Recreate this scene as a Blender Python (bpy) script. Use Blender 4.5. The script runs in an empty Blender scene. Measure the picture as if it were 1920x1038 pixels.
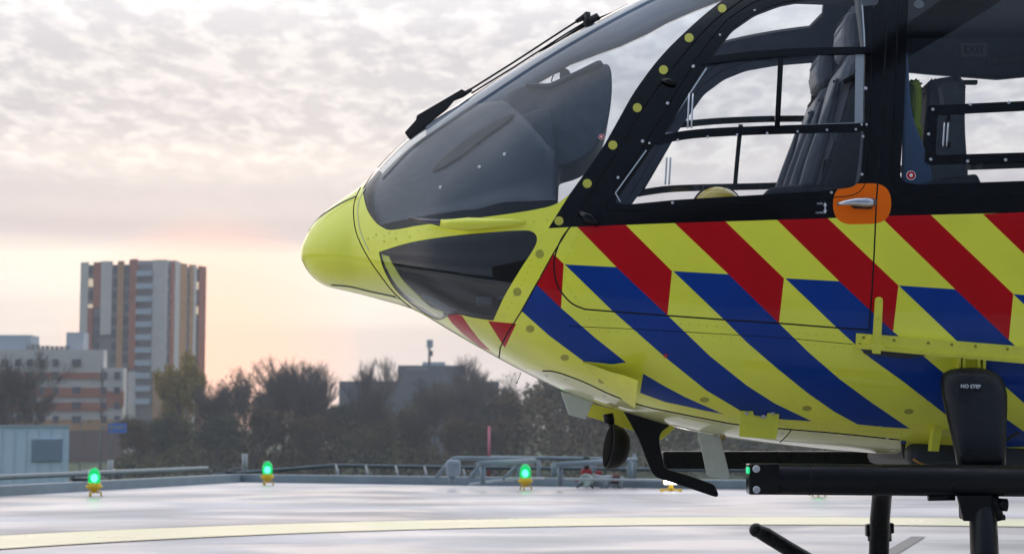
import bpy, bmesh, math, random
import numpy as np
from mathutils import Vector, Matrix, bvhtree, geometry
random.seed(7)
C = bpy.context.scene.collection
sc = bpy.context.scene

# ------------------------------------------------------------------ camera
F = 60/36*1920; PITCH = math.atan(281/F); CAMZ = 0.70
cam_d = bpy.data.cameras.new("camera"); cam = bpy.data.objects.new("camera", cam_d); C.objects.link(cam)
cam.location = (0, 0, CAMZ); cam.rotation_euler = (math.pi/2+PITCH, 0, 0)
cam_d.sensor_width = 36; cam_d.lens = 60; cam_d.clip_start = .05; cam_d.clip_end = 5000
cam_d.dof.use_dof = True; cam_d.dof.focus_distance = 6.25; cam_d.dof.aperture_fstop = 5.6
sc.camera = cam

# ------------------------------------------------------------------ sky, sun, exposure
SUN_AZ = math.radians(-10.0)      # measured from +Y, negative to the left
SUN_EL = math.radians(2.6)
w = bpy.data.worlds.new("World"); sc.world = w; w.use_nodes = True
def build_world():
    nt = w.node_tree; nt.nodes.clear(); L = nt.links.new
    N = lambda t, **k: (lambda n: ([setattr(n, a, b) for a, b in k.items()], n)[1])(nt.nodes.new(t))
    def M(op, a, b=None, clamp=False):
        n = N('ShaderNodeMath', operation=op, use_clamp=clamp)
        for i, v in enumerate((a, b)):
            if v is None: continue
            if isinstance(v, (int, float)): n.inputs[i].default_value = v
            else: L(v, n.inputs[i])
        return n.outputs[0]
    def ramp(fac, stops, interp='LINEAR'):
        r = N('ShaderNodeValToRGB'); r.color_ramp.interpolation = interp
        e = r.color_ramp.elements
        while len(e) < len(stops): e.new(.5)
        for k, (p, c) in enumerate(stops):
            e[k].position = p; e[k].color = (c, c, c, 1) if isinstance(c, (int, float)) else (*c, 1)
        L(fac, r.inputs[0]); return r.outputs[0]
    def mix(f, a, b, mode='MIX'):
        n = N('ShaderNodeMix', data_type='RGBA', blend_type=mode, clamp_factor=True)
        for k, v in ((0, f), (6, a), (7, b)):
            if isinstance(v, (int, float)): n.inputs[k].default_value = v
            elif isinstance(v, tuple): n.inputs[k].default_value = (*v, 1)
            else: L(v, n.inputs[k])
        return n.outputs[2]
    tc = N('ShaderNodeTexCoord'); sep = N('ShaderNodeSeparateXYZ'); L(tc.outputs['Generated'], sep.inputs[0])
    x, y, z = sep.outputs
    sky = N('ShaderNodeTexSky', sky_type='NISHITA', sun_disc=False); sky.sun_elevation = SUN_EL; sky.sun_rotation = SUN_AZ
    sky.air_density = 1.2; sky.dust_density = 2.0
    el = M('MAXIMUM', z, 0.0)
    den = M('ADD', el, 0.10)
    u = M('DIVIDE', x, den); v = M('DIVIDE', y, den)
    comb = N('ShaderNodeCombineXYZ'); L(u, comb.inputs[0]); L(v, comb.inputs[1])
    def noise(scale, detail, rough, dist=0.0, off=(0, 0, 0), sxy=(1, 1, 1)):
        mp = N('ShaderNodeMapping'); L(comb.outputs[0], mp.inputs[0]); mp.inputs['Location'].default_value = off; mp.inputs['Scale'].default_value = sxy
        n = N('ShaderNodeTexNoise', noise_dimensions='2D'); L(mp.outputs[0], n.inputs['Vector'])
        n.inputs['Scale'].default_value = scale; n.inputs['Detail'].default_value = detail
        n.inputs['Roughness'].default_value = rough; n.inputs['Distortion'].default_value = dist
        return n.outputs[0]
    big = noise(1.3, 3, .5, .3, (3.1, .4, 0))
    puff = noise(14.5, 4, .5, .25, (1.2, .7, 0), (1, .60, 1))
    fine = noise(36, 4, .55, .3, (2, 5, 0), (1, .7, 1))
    # puffs of altocumulus
    pf = M('ADD', M('MULTIPLY', puff, .74), M('MULTIPLY', fine, .26))
    pf = ramp(pf, [(.42, 0.0), (.51, .42), (.61, 1.0)])
    bg = ramp(big, [(.35, 0.0), (.65, 1.0)])
    # colour of cloud by height over the horizon: (dark parts / bright parts)
    dark = ramp(el, [(0.0, (.72, .69, .72)), (.04, (.76, .71, .72)), (.07, (.82, .76, .73)), (.098, (.93, .86, .77)), (.108, (.64, .575, .61)), (.135, (.63, .60, .62)), (.155, (.80, .73, .71)), (.175, (.64, .62, .65)), (.215, (.66, .64, .67)), (.245, (.86, .84, .86)), (.34, (.92, .93, .96)), (1.0, (1.0, 1.03, 1.1))])
    lite = ramp(el, [(0.0, (.77, .75, .77)), (.04, (.84, .78, .76)), (.07, (1.06, .99, .90)), (.098, (1.16, 1.07, .92)), (.108, (.84, .77, .75)), (.135, (.74, .68, .69)), (.152, (1.06, 1.0, .94)), (.175, (.93, .89, .87)), (.215, (.95, .91, .89)), (.245, (1.15, 1.12, 1.10)), (.34, (1.15, 1.14, 1.13)), (1.0, (1.2, 1.22, 1.27))])
    # long flat bands low over the horizon
    mpb = N('ShaderNodeCombineXYZ'); az = M('ARCTAN2', x, y); L(M('MULTIPLY', az, 1.3), mpb.inputs[0]); L(M('MULTIPLY', el, 26.0), mpb.inputs[1])
    nb = N('ShaderNodeTexNoise', noise_dimensions='2D'); L(mpb.outputs[0], nb.inputs['Vector']); nb.inputs['Scale'].default_value = 1.25; nb.inputs['Detail'].default_value = 5; nb.inputs['Distortion'].default_value = .3
    band = ramp(nb.outputs[0], [(.38, 0.0), (.62, 1.0)])
    low = ramp(el, [(.115, 1.0), (.165, 0.0)])
    f = M('ADD', M('MULTIPLY', pf, M('SUBTRACT', 1.0, low)), M('MULTIPLY', band, low), True)
    f = M('ADD', M('MULTIPLY', f, .8), M('MULTIPLY', bg, .2), True)
    cloud = mix(f, dark, lite)
    # dimmer and bluer away from the sunset
    sx_, sy_ = math.sin(SUN_AZ), math.cos(SUN_AZ)
    dt = M('ADD', M('MULTIPLY', x, sx_), M('MULTIPLY', y, sy_))
    away = ramp(M('ADD', M('MULTIPLY', dt, .5), .5), [(0.0, (.15, .21, .32)), (.26, (.34, .44, .60)), (.37, (.55, .67, .86)), (.47, (1.3, 1.38, 1.5)), (.82, (.95, .96, .99)), (.93, (1, 1, 1))])
    cloud = mix(1.0, cloud, away, 'MULTIPLY')
    # pink-orange glow over the hidden sun
    vm = N('ShaderNodeVectorMath', operation='DOT_PRODUCT'); L(tc.outputs['Generated'], vm.inputs[0])
    vm.inputs[1].default_value = (sx_*math.cos(.036), sy_*math.cos(.036), math.sin(.036))
    gl = ramp(vm.outputs['Value'], [(.9975, 0.0), (.9998, 1.0)])
    cloud = mix(M('MULTIPLY', gl, .75), cloud, (1.6, .78, .50))
    gl2 = ramp(vm.outputs['Value'], [(.978, 0.0), (.9985, 1.0)])
    cloud = mix(M('MULTIPLY', gl2, .20), cloud, (1.4, 1.18, .92))
    c10 = N('ShaderNodeVectorMath', operation='SCALE'); L(cloud, c10.inputs[0]); c10.inputs['Scale'].default_value = 9.7
    tot = mix(.97, sky.outputs[0], c10.outputs[0])
    bgn = N('ShaderNodeBackground'); L(tot, bgn.inputs[0]); bgn.inputs[1].default_value = 0.1
    out = N('ShaderNodeOutputWorld'); L(bgn.outputs[0], out.inputs[0])
build_world()
sun_d = bpy.data.lights.new("sun", 'SUN'); sun = bpy.data.objects.new("sun", sun_d); C.objects.link(sun)
sun_d.energy = .5; sun_d.angle = math.radians(48); sun_d.color = (1, .80, .66)
sd = Vector((math.sin(SUN_AZ)*math.cos(SUN_EL), math.cos(SUN_AZ)*math.cos(SUN_EL), math.sin(SUN_EL)))
sun.rotation_euler = sd.to_track_quat('Z', 'Y').to_euler(); sun.location = (0, 0, 30)
sc.view_settings.view_transform = 'Standard'; sc.view_settings.look = 'None'; sc.view_settings.gamma = 1; sc.view_settings.exposure = 0.18
sc.render.engine = 'CYCLES'
sc.cycles.transparent_max_bounces = 16; sc.cycles.max_bounces = 8

# ------------------------------------------------------------------ materials
def mat(name, col, rough=.5, metal=0., coat=0., var=0., vscale=8., bump=0., bscale=40., emis=None, estr=0., spec=.5, rvar=0., stretch=(1, 1, 1)):
    m = bpy.data.materials.new(name); m.use_nodes = True; nt = m.node_tree; b = nt.nodes['Principled BSDF']; L = nt.links.new
    b.inputs['Base Color'].default_value = (*col, 1); b.inputs['Roughness'].default_value = rough; b.inputs['Metallic'].default_value = metal
    b.inputs['Coat Weight'].default_value = coat; b.inputs['Coat Roughness'].default_value = .04; b.inputs['Specular IOR Level'].default_value = spec
    if emis: b.inputs['Emission Color'].default_value = (*emis, 1); b.inputs['Emission Strength'].default_value = estr
    if var or bump or rvar:
        tc = nt.nodes.new('ShaderNodeTexCoord'); mp = nt.nodes.new('ShaderNodeMapping'); mp.inputs['Scale'].default_value = stretch
        L(tc.outputs['Object'], mp.inputs[0])
        n = nt.nodes.new('ShaderNodeTexNoise'); n.inputs['Scale'].default_value = vscale; n.inputs['Detail'].default_value = 6; n.inputs['Roughness'].default_value = .6
        L(mp.outputs[0], n.inputs['Vector'])
        if var:
            mx = nt.nodes.new('ShaderNodeMix'); mx.data_type = 'RGBA'
            mx.inputs[6].default_value = (*[c*(1-var) for c in col], 1); mx.inputs[7].default_value = (*[min(1, c*(1+var)) for c in col], 1)
            r = nt.nodes.new('ShaderNodeMapRange'); r.inputs[1].default_value = .3; r.inputs[2].default_value = .7
            L(n.outputs[0], r.inputs[0]); L(r.outputs[0], mx.inputs[0]); L(mx.outputs[2], b.inputs['Base Color'])
        if rvar:
            r = nt.nodes.new('ShaderNodeMapRange'); r.inputs[1].default_value = .3; r.inputs[2].default_value = .7
            r.inputs[3].default_value = max(0, rough-rvar); r.inputs[4].default_value = min(1, rough+rvar)
            L(n.outputs[0], r.inputs[0]); L(r.outputs[0], b.inputs['Roughness'])
        if bump:
            n2 = nt.nodes.new('ShaderNodeTexNoise'); n2.inputs['Scale'].default_value = bscale; n2.inputs['Detail'].default_value = 4
            L(mp.outputs[0], n2.inputs['Vector']); bp = nt.nodes.new('ShaderNodeBump'); bp.inputs['Strength'].default_value = bump; bp.inputs['Distance'].default_value = .01
            L(n2.outputs[0], bp.inputs['Height']); L(bp.outputs[0], b.inputs['Normal'])
    return m
def glass(name, tint=(.86, .9, .92), base=.075, rough=.0):
    m = bpy.data.materials.new(name); m.use_nodes = True; nt = m.node_tree; nt.nodes.clear(); L = nt.links.new
    o = nt.nodes.new('ShaderNodeOutputMaterial'); mx = nt.nodes.new('ShaderNodeMixShader'); t = nt.nodes.new('ShaderNodeBsdfTransparent'); g = nt.nodes.new('ShaderNodeBsdfGlossy')
    lw = nt.nodes.new('ShaderNodeLayerWeight'); lw.inputs[0].default_value = .5      # 'Facing' = 1 - |cos|, the same from both sides
    f = nt.nodes.new('ShaderNodeMath'); f.operation = 'POWER'; f.inputs[1].default_value = 4.6; L(lw.outputs['Facing'], f.inputs[0])
    mu = nt.nodes.new('ShaderNodeMath'); mu.operation = 'MULTIPLY_ADD'; mu.inputs[1].default_value = .92; mu.inputs[2].default_value = base; mu.use_clamp = True
    t.inputs[0].default_value = (*tint, 1); g.inputs['Roughness'].default_value = rough; g.inputs[0].default_value = (1, 1, 1, 1)
    L(f.outputs[0], mu.inputs[0]); L(mu.outputs[0], mx.inputs[0]); L(t.outputs[0], mx.inputs[1]); L(g.outputs[0], mx.inputs[2]); L(mx.outputs[0], o.inputs[0])
    return m
YEL = mat('yellow_paint', (.90, .90, .062), .34, coat=.8, var=.07, vscale=3, bump=.035, bscale=4, spec=.3)
YEL2 = mat('yellow_bracket_paint', (.80, .78, .06), .45, coat=.3, var=.06, vscale=20)
RED = mat('red_marking', (.52, .001, .006), .4, coat=.25, spec=.15, var=.06, vscale=4, bump=.035, bscale=4)
BLU = mat('blue_marking', (.001, .042, .27), .4, coat=.25, spec=.15, var=.08, vscale=4, bump=.035, bscale=4)
BLK = mat('black_paint', (.0025, .003, .0045), .12, coat=0, spec=.26, bump=.03, bscale=4)
ORA = mat('orange_marking', (1.0, .17, .0), .5, spec=.2)
DOT = mat('dull_yellow_dot', (.55, .52, .06), .5)
OCH = mat('ochre_dot', (.42, .40, .035), .45, coat=.4)
RUB = mat('black_rubber', (.012, .012, .013), .6)
LIN = mat('cabin_lining', (.085, .11, .16), .7, var=.15, vscale=12)
MBL = mat('matte_black_metal', (.0035, .0045, .006), .36, coat=.0, spec=.22, var=.25, vscale=14, bump=.05, bscale=60, rvar=.16)
STL = mat('bright_steel', (.62, .63, .65), .28, metal=1, var=.1, vscale=40)
GRY = mat('grey_interior_plastic', (.11, .125, .145), .6, var=.15, vscale=20)
DGR = mat('dark_panel_plastic', (.03, .036, .044), .55, var=.2, vscale=14)
FAB = mat('light_grey_leather', (.26, .27, .30), .55, var=.1, vscale=25, bump=.05, bscale=60)
FABD = mat('charcoal_seat_fabric', (.035, .038, .045), .85, var=.2, vscale=40)
WHP = mat('white_antenna_paint', (.60, .64, .60), .45, var=.06, vscale=20)
WHT = mat('white_lettering', (.75, .78, .8), .5)
HEL = mat('helmet_yellow', (.95, .64, .02), .3, coat=.6, var=.05)
CRE = mat('painted_deck_reflection', (.86, .85, .34), .3, coat=.8, var=.05, vscale=5, bump=.03, bscale=4)  # yellow belly skin with the deck's bright reflection put into its colour
GWS = glass('windshield_acrylic', (.84, .88, .92), .046)
GCH = glass('chin_acrylic', (.78, .81, .84), .07)
GDR = glass('door_acrylic', (.94, .96, .98), .035)
GLS = mat('clear_lens', (.5, .55, .6), .1, coat=1)

# ------------------------------------------------------------------ object helpers
def link(o, parent=None):
    C.objects.link(o)
    if parent: o.parent = parent
    return o
def tag(o, label=None, cat=None, group=None, kind=None):
    if label: o['label'] = label
    if cat: o['category'] = cat
    if group: o['group'] = group
    if kind: o['kind'] = kind
    return o
def thing(name, label, cat, loc=(0, 0, 0), rz=0., group=None):
    o = bpy.data.objects.new(name, None); o.empty_display_size = .2; link(o); o.location = loc; o.rotation_euler = (0, 0, rz)
    return tag(o, label, cat, group)
def mesh_obj(name, verts, faces, mats, parent=None, midx=None, smooth=None, normals=None):
    me = bpy.data.meshes.new(name); me.from_pydata([tuple(map(float, v)) for v in verts], [], [tuple(int(i) for i in f) for f in faces])
    for m in (mats if isinstance(mats, (list, tuple)) else [mats]): me.materials.append(m)
    if midx is not None: me.polygons.foreach_set('material_index', np.asarray(midx, dtype=np.int32))
    if smooth is not None:
        me.polygons.foreach_set('use_smooth', np.full(len(faces), bool(smooth)) if np.isscalar(smooth) else np.asarray(smooth, dtype=bool))
    me.update()
    if normals is not None: me.normals_split_custom_set_from_vertices([tuple(map(float, n)) for n in normals])
    return link(bpy.data.objects.new(name, me), parent)
class MB:
    """collects shapes, then links them as one mesh object"""
    def __init__(s): s.bm = bmesh.new()
    def box(s, c, d, rz=0., rot=None, bevel=0.):
        r = bmesh.ops.create_cube(s.bm, size=1.); vs = r['verts']
        bmesh.ops.scale(s.bm, vec=d, verts=vs)
        if bevel:
            es = list({e for v in vs for e in v.link_edges}); rr = bmesh.ops.bevel(s.bm, geom=es, offset=bevel, segments=2, affect='EDGES', profile=.5)
            vs = list({v for v in rr['verts']} | {v for v in vs if v.is_valid})
        m = Matrix.Translation(c) @ (rot.to_4x4() if rot else Matrix.Rotation(rz, 4, 'Z'))
        bmesh.ops.transform(s.bm, matrix=m, verts=vs); return s
    def tube(s, pts, r, n=14, cap=True, flat=None):
        pts = [Vector(p) for p in pts]; rs = r if isinstance(r, list) else [r]*len(pts); rings = []
        t0 = (pts[1]-pts[0]).normalized(); up = Vector((0, 0, 1)) if abs(t0.z) < .9 else Vector((0, 1, 0)); a = t0.cross(up).normalized()
        for i, p in enumerate(pts):
            t = ((pts[min(i+1, len(pts)-1)]-p).normalized() + (p-pts[max(i-1, 0)]).normalized())
            t = t.normalized() if t.length > 1e-6 else t0
            a = (a - t*a.dot(t)).normalized(); b = t.cross(a); rr = rs[i]; ra, rb = (rr if isinstance(rr, tuple) else (rr, rr))
            rings.append([s.bm.verts.new(p + a*ra*math.cos(2*math.pi*k/n) + b*rb*math.sin(2*math.pi*k/n)) for k in range(n)])
        for A, B in zip(rings, rings[1:]):
            for k in range(n):
                f = s.bm.faces.new((A[k], A[(k+1) % n], B[(k+1) % n], B[k])); f.smooth = True
        if cap: s.bm.faces.new(rings[0][::-1]); s.bm.faces.new(rings[-1])
        return s
    def plate(s, pts, off, bevel=0.):
        """flat polygon pts given thickness along the vector off"""
        off = Vector(off); a = [s.bm.verts.new(Vector(p)-off/2) for p in pts]; b = [s.bm.verts.new(Vector(p)+off/2) for p in pts]; n = len(pts)
        fs = [s.bm.faces.new(a), s.bm.faces.new(b[::-1])] + [s.bm.faces.new((a[k], b[k], b[(k+1) % n], a[(k+1) % n])) for k in range(n)]
        bmesh.ops.recalc_face_normals(s.bm, faces=fs)
        if bevel: bmesh.ops.bevel(s.bm, geom=list({e for f in fs for e in f.edges}), offset=bevel, segments=2, affect='EDGES', profile=.5)
        return s
    def ball(s, c, r, seg=20, rings=12, rot=None, cut=None):
        q = bmesh.ops.create_uvsphere(s.bm, u_segments=seg, v_segments=rings, radius=1.); vs = q['verts']
        if cut is not None: bmesh.ops.delete(s.bm, geom=[v for v in vs if v.co.z < cut], context='VERTS'); vs = [v for v in vs if v.is_valid]
        bmesh.ops.scale(s.bm, vec=r if isinstance(r, tuple) else (r, r, r), verts=vs)
        bmesh.ops.transform(s.bm, matrix=Matrix.Translation(c) @ (rot.to_4x4() if rot else Matrix()), verts=vs)
        for f in {f for v in vs for f in v.link_faces}: f.smooth = True
        return s
    def lathe(s, c, prof, n=24, rot=None):
        R = rot or Matrix.Identity(3); c = Vector(c); rings = []
        for r, z in prof: rings.append([s.bm.verts.new(c + R @ Vector((r*math.cos(2*math.pi*k/n), r*math.sin(2*math.pi*k/n), z))) for k in range(n)])
        for A, B in zip(rings, rings[1:]):
            for k in range(n): f = s.bm.faces.new((A[k], A[(k+1) % n], B[(k+1) % n], B[k])); f.smooth = True
        s.bm.faces.new(rings[0][::-1]); s.bm.faces.new(rings[-1]); return s
    def build(s, name, mats, parent=None, smooth=None):
        me = bpy.data.meshes.new(name); s.bm.to_mesh(me); s.bm.free()
        for m in (mats if isinstance(mats, (list, tuple)) else [mats]): me.materials.append(m)
        if smooth: me.polygons.foreach_set('use_smooth', np.ones(len(me.polygons), dtype=bool))
        return link(bpy.data.objects.new(name, me), parent)
def text_mesh(name, s, size, m, parent, origin, right, up, extrude=.0008, align='CENTER', bold=0.):
    cu = bpy.data.curves.new(name, 'FONT'); cu.body = s; cu.size = size; cu.align_x = align; cu.align_y = 'CENTER'; cu.extrude = extrude; cu.offset = bold
    t = bpy.data.objects.new(name+'_tmp', cu); C.objects.link(t); bpy.context.view_layer.update()
    me = bpy.data.meshes.new_from_object(t.evaluated_get(bpy.context.evaluated_depsgraph_get())); bpy.data.objects.remove(t); bpy.data.curves.remove(cu)
    right = Vector(right).normalized(); up = Vector(up); up = (up-right*up.dot(right)).normalized(); nn = right.cross(up)
    M_ = Matrix((right, up, nn)).transposed().to_4x4(); M_.translation = Vector(origin); me.transform(M_)
    me.materials.clear(); me.materials.append(m); me.name = name
    return link(bpy.data.objects.new(name, me), parent)
# ------------------------------------------------------------------ helicopter frame: measured body surface
YAW = math.radians(1.5); OX, OY = 0.61, 6.97
ca, sa = math.cos(YAW), math.sin(YAW); cp, sp = math.cos(PITCH), math.sin(PITCH)
def ray(px, py):
    u, v = (px-960)/F, (519-py)/F
    return np.array([u, cp-v*sp, sp+v*cp])
def at(px, py, Y):
    d = ray(px, py); d = d*(Y/d[1]); return np.array([d[0], d[1], CAMZ+d[2]])
def ground(px, py, z=0.):
    d = ray(px, py); t = (z-CAMZ)/d[2]; return np.array([d[0]*t, d[1]*t, z])
def w2l(p):
    x, y = p[0]-OX, p[1]-OY
    return np.array([x*ca-y*sa, x*sa+y*ca, p[2]])
def hp(px, py, ly):
    d = ray(px, py); n = np.array([sa, ca]); o = np.array([-OX, -OY])
    t = (ly-o@n)/(d[0]*n[0]+d[1]*n[1]); return Vector(w2l(np.array([d[0]*t, d[1]*t, CAMZ+d[2]*t])))
def sz(npx, ly=-.77):          # length of npx picture pixels on the plane ly
    return (hp(1400+npx, 500, ly)-hp(1400, 500, ly)).length
def pchip(x, y, q):
    x = np.asarray(x, float); y = np.asarray(y, float); h = np.diff(x); dl = np.diff(y)/h; m = np.zeros(len(x))
    for k in range(1, len(x)-1):
        if dl[k-1]*dl[k] > 0:
            w1 = 2*h[k]+h[k-1]; w2 = h[k]+2*h[k-1]; m[k] = (w1+w2)/(w1/dl[k-1]+w2/dl[k])
    m[0] = dl[0]; m[-1] = dl[-1]
    q = np.clip(q, x[0], x[-1]); i = np.clip(np.searchsorted(x, q, side='right')-1, 0, len(h)-1); t = (q-x[i])/h[i]
    return ((1+2*t)*(1-t)**2)*y[i]+t*(1-t)**2*h[i]*m[i]+t*t*(3-2*t)*y[i+1]+t*t*(t-1)*h[i]*m[i+1]
TAB=dict(x0=-1.4817,
 q=[0.0000,0.1243,0.2204,0.3222,0.4255,0.5081,0.5885,0.6756,0.7671,0.8616,0.9581,1.0561,1.1551,1.2635,1.3790,1.5071,1.6447,1.7712,1.9993],
 zt=[1.4105,1.4583,1.5262,1.5845,1.6411,1.6950,1.7934,1.8963,1.9825,2.0798,2.1874,2.2998,2.4119,2.5289,2.6361,2.6973,2.7141,2.7198,2.7198],
 zb=[1.4105,1.3627,1.3158,1.2782,1.2594,1.2413,1.2179,1.1860,1.1099,1.0214,0.9259,0.8339,0.7584,0.6851,0.6356,0.5989,0.5723,0.5530,0.5530],
 w=[0.0000,0.0850,0.1400,0.1900,0.2350,0.2750,0.3500,0.4400,0.5300,0.6050,0.6700,0.7150,0.7450,0.7600,0.7700,0.7700,0.7700,0.7700,0.7700],
 zm=[1.4105,1.4090,1.4058,1.4005,1.3905,1.3805,1.3580,1.3300,1.3069,1.2800,1.2612,1.2400,1.2385,1.2367,1.2346,1.2320,1.2290,1.2260,1.2200],
 nu=[2.0000,2.0000,2.0000,2.0000,2.0000,2.0000,2.0200,2.0700,2.1300,2.2000,2.3000,2.4125,2.5375,2.6875,2.7236,2.7545,2.7909,2.8273,2.9000],
 nl=[2.0000,2.0051,2.0161,2.0343,2.0599,2.0854,2.1200,2.1700,2.2300,2.3000,2.4000,2.5125,2.6375,2.7875,2.8118,2.8273,2.8455,2.8636,2.9000],
)

X0 = TAB['x0']; SMAX = TAB['q'][-1]
SD = np.linspace(0, SMAX, 4000)
def _sm(a, n=60):
    k = np.hanning(2*n+1); k /= k.sum(); p = np.concatenate([2*a[0]-a[n:0:-1], a, 2*a[-1]-a[-2:-n-2:-1]]); return np.convolve(p, k, 'valid')
DEN = {}
for k in ('zt', 'zb', 'w', 'zm', 'nu', 'nl'):
    q = pchip(TAB['q'], TAB[k], SD); DEN[k] = _sm(q, 110) if k != 'w' else _sm(q, 90)
for k in ('w',): DEN[k] *= np.clip(SD/.04, 0, 1)**.0
g_ = np.clip(SD/.16, 0, 1); g_ = g_*g_*(3-2*g_)          # keep the very tip round: untouched profile there
for k in ('zt', 'zb', 'w'):
    q = pchip(TAB['q'], TAB[k], SD); DEN[k] = q*(1-g_)+DEN[k]*g_
def prof(S): return [np.interp(S, SD, DEN[k]) for k in ('zt', 'zb', 'w', 'zm', 'nu', 'nl')]
def surf(S, T):
    zt, zb, w_, zm, nu, nl = prof(S); c, s = np.cos(T), np.sin(T); n = np.where(c >= 0, nu, nl)
    y = -w_*np.abs(s)**(2/n); z = zm+np.where(c >= 0, zt-zm, zm-zb)*np.sign(c)*np.abs(c)**(2/n)
    return np.stack([X0+S*S+0*T, y, z], -1)
def implicit(P, up):
    S = np.sqrt(np.maximum(P[:, 0]-X0, 1e-7)); zt, zb, w_, zm, nu, nl = prof(S); w_ = np.maximum(w_, 1e-4)
    n = np.where(up, nu, nl); h = np.maximum(np.where(up, zt-zm, zm-zb), 1e-4); dz = P[:, 2]-zm
    a = np.abs(P[:, 1])/w_; b = np.abs(dz)/h
    return a**n+b**n, n/w_*a**(n-1)*np.sign(P[:, 1]), n/h*b**(n-1)*np.sign(dz)
def normals(P, S, T):
    up = np.cos(T) >= 0; e = np.maximum(.004, 0)*np.clip(S*S/.01, .02, 1); A = P.copy(); B = P.copy(); A[:, 0] += e; B[:, 0] -= e
    fa, _, _ = implicit(A, up); fb, _, _ = implicit(B, up); _, ny, nz = implicit(P, up); nx = (fa-fb)/(2*e)
    N_ = np.stack([nx, ny, nz], -1); l = np.linalg.norm(N_, axis=1, keepdims=True); N_ = N_/np.maximum(l, 1e-9)
    N_[S < .02] = (-1, 0, 0); return N_
# ray casting on a fine grid of that surface (near half)
GS, GT = 420, 260
Sg, Tg = np.meshgrid(np.linspace(.001, SMAX, GS), np.linspace(0, math.pi, GT), indexing='ij'); Pg = surf(Sg, Tg).reshape(-1, 3)
idx = np.arange(GS*GT).reshape(GS, GT); Fq = np.stack([idx[:-1, :-1], idx[1:, :-1], idx[1:, 1:], idx[:-1, 1:]], -1).reshape(-1, 4)
BVH = bvhtree.BVHTree.FromPolygons([tuple(p) for p in Pg], [tuple(map(int, f)) for f in Fq])
CL = Vector(w2l((0, 0, CAMZ)))
def hit(px, py):
    d = ray(px, py); D = Vector((d[0]*ca-d[1]*sa, d[0]*sa+d[1]*ca, d[2])).normalized(); r = BVH.ray_cast(CL, D)
    return (r[0], D) if r[0] is not None else None
def st_of(P):
    S = math.sqrt(max(P[0]-X0, 0)); zt, zb, w_, zm, nu, nl = [float(v) for v in prof(S)]
    dz = P[2]-zm; n, h = (nu, zt-zm) if dz >= 0 else (nl, zm-zb); w_ = max(w_, 1e-5); h = max(h, 1e-5)
    T = math.atan2(min(abs(P[1])/w_, 1.2)**(n/2), math.copysign(min(abs(dz)/h, 1.2)**(n/2), dz)); return S, T
def p2st(px, py):
    for k in range(60):                  # step inwards when the point lies just off the outline
        r = hit(px, py)
        if r: return st_of(r[0])
        cx, cy = max(px, 590), (470 if px < 700 else 500)
        l = math.hypot(cx-px, cy-py); px += (cx-px)/max(l, 1)*.8; py += (cy-py)/max(l, 1)*.8
    raise ValueError((px, py))
def sS(px): return math.sqrt(max(hp(px, 480, -.3)[0]-X0, 0))
def X2S(x): return math.sqrt(max(x-X0, 0))
KS, KT = 1.55, .75                        # scale of the (S,T) chart for triangulation
def line_px(pts, step=7., closed=True):
    out = []; n = len(pts)
    for i in range(n if closed else n-1):
        a, b = pts[i], pts[(i+1) % n]; l = math.hypot(b[0]-a[0], b[1]-a[1]); k = max(1, int(l/step))
        out += [(a[0]+(b[0]-a[0])*j/k, a[1]+(b[1]-a[1])*j/k) for j in range(k)]
    if not closed: out.append(tuple(pts[-1]))
    return out
def chart(poly, step=7., closed=True):
    """list of picture points (x,y) or ('st',S,T) -> dense list of chart points"""
    out = []; n = len(poly)
    for i in range(n if closed else n-1):
        a, b = poly[i], poly[(i+1) % n]
        if a[0] != 'st' and b[0] != 'st': out += [p2st(*q) for q in line_px([a, b], step, False)[:-1]]
        else:
            A = a[1:] if a[0] == 'st' else p2st(*a); B = b[1:] if b[0] == 'st' else p2st(*b)
            k = max(1, int(math.hypot((B[0]-A[0])*KS, (B[1]-A[1])*KT)/.03)); out += [(A[0]+(B[0]-A[0])*j/k, A[1]+(B[1]-A[1])*j/k) for j in range(k)]
    if not closed:
        a = poly[-1]; out.append(a[1:] if a[0] == 'st' else p2st(*a))
    return np.array([(s*KS, t*KT) for s, t in out])
def rounded(poly, rad, seg=5):
    out = []; n = len(poly); rad = rad if isinstance(rad, (list, tuple)) else [rad]*n
    for i in range(n):
        p, a, b = np.array(poly[i], float), np.array(poly[i-1], float), np.array(poly[(i+1) % n], float); r = rad[i]
        if r <= 0: out.append(tuple(p)); continue
        da, db = a-p, b-p; la, lb = np.linalg.norm(da), np.linalg.norm(db); r = min(r, la*.49, lb*.49); A, B = p+da/la*r, p+db/lb*r
        for k in range(seg+1): t = k/seg; out.append(tuple((1-t)**2*A+2*t*(1-t)*p+t*t*B))
    return out
def curve_px(pts, n=6):                    # Catmull-Rom through picture points
    P = [np.array(p, float) for p in pts]; out = []
    for i in range(len(P)-1):
        p0, p1, p2, p3 = P[max(i-1, 0)], P[i], P[i+1], P[min(i+2, len(P)-1)]
        for k in range(n):
            t = k/n; out.append(tuple(.5*((2*p1)+(p2-p0)*t+(2*p0-5*p1+4*p2-p3)*t*t+(3*p1-p0-3*p2+p3)*t**3)))
    out.append(tuple(P[-1])); return out
def disc_px(x, y, r, n=18): return [(x+r*math.cos(2*math.pi*k/n), y+r*math.sin(2*math.pi*k/n)) for k in range(n)]
def strip_px(pts, wd):
    P = np.array(pts, float); d = np.gradient(P, axis=0); d /= np.linalg.norm(d, axis=1, keepdims=True)+1e-9; nn = np.stack([-d[:, 1], d[:, 0]], -1)*wd/2
    return [tuple(p) for p in P+nn] + [tuple(p) for p in (P-nn)[::-1]]
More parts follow.
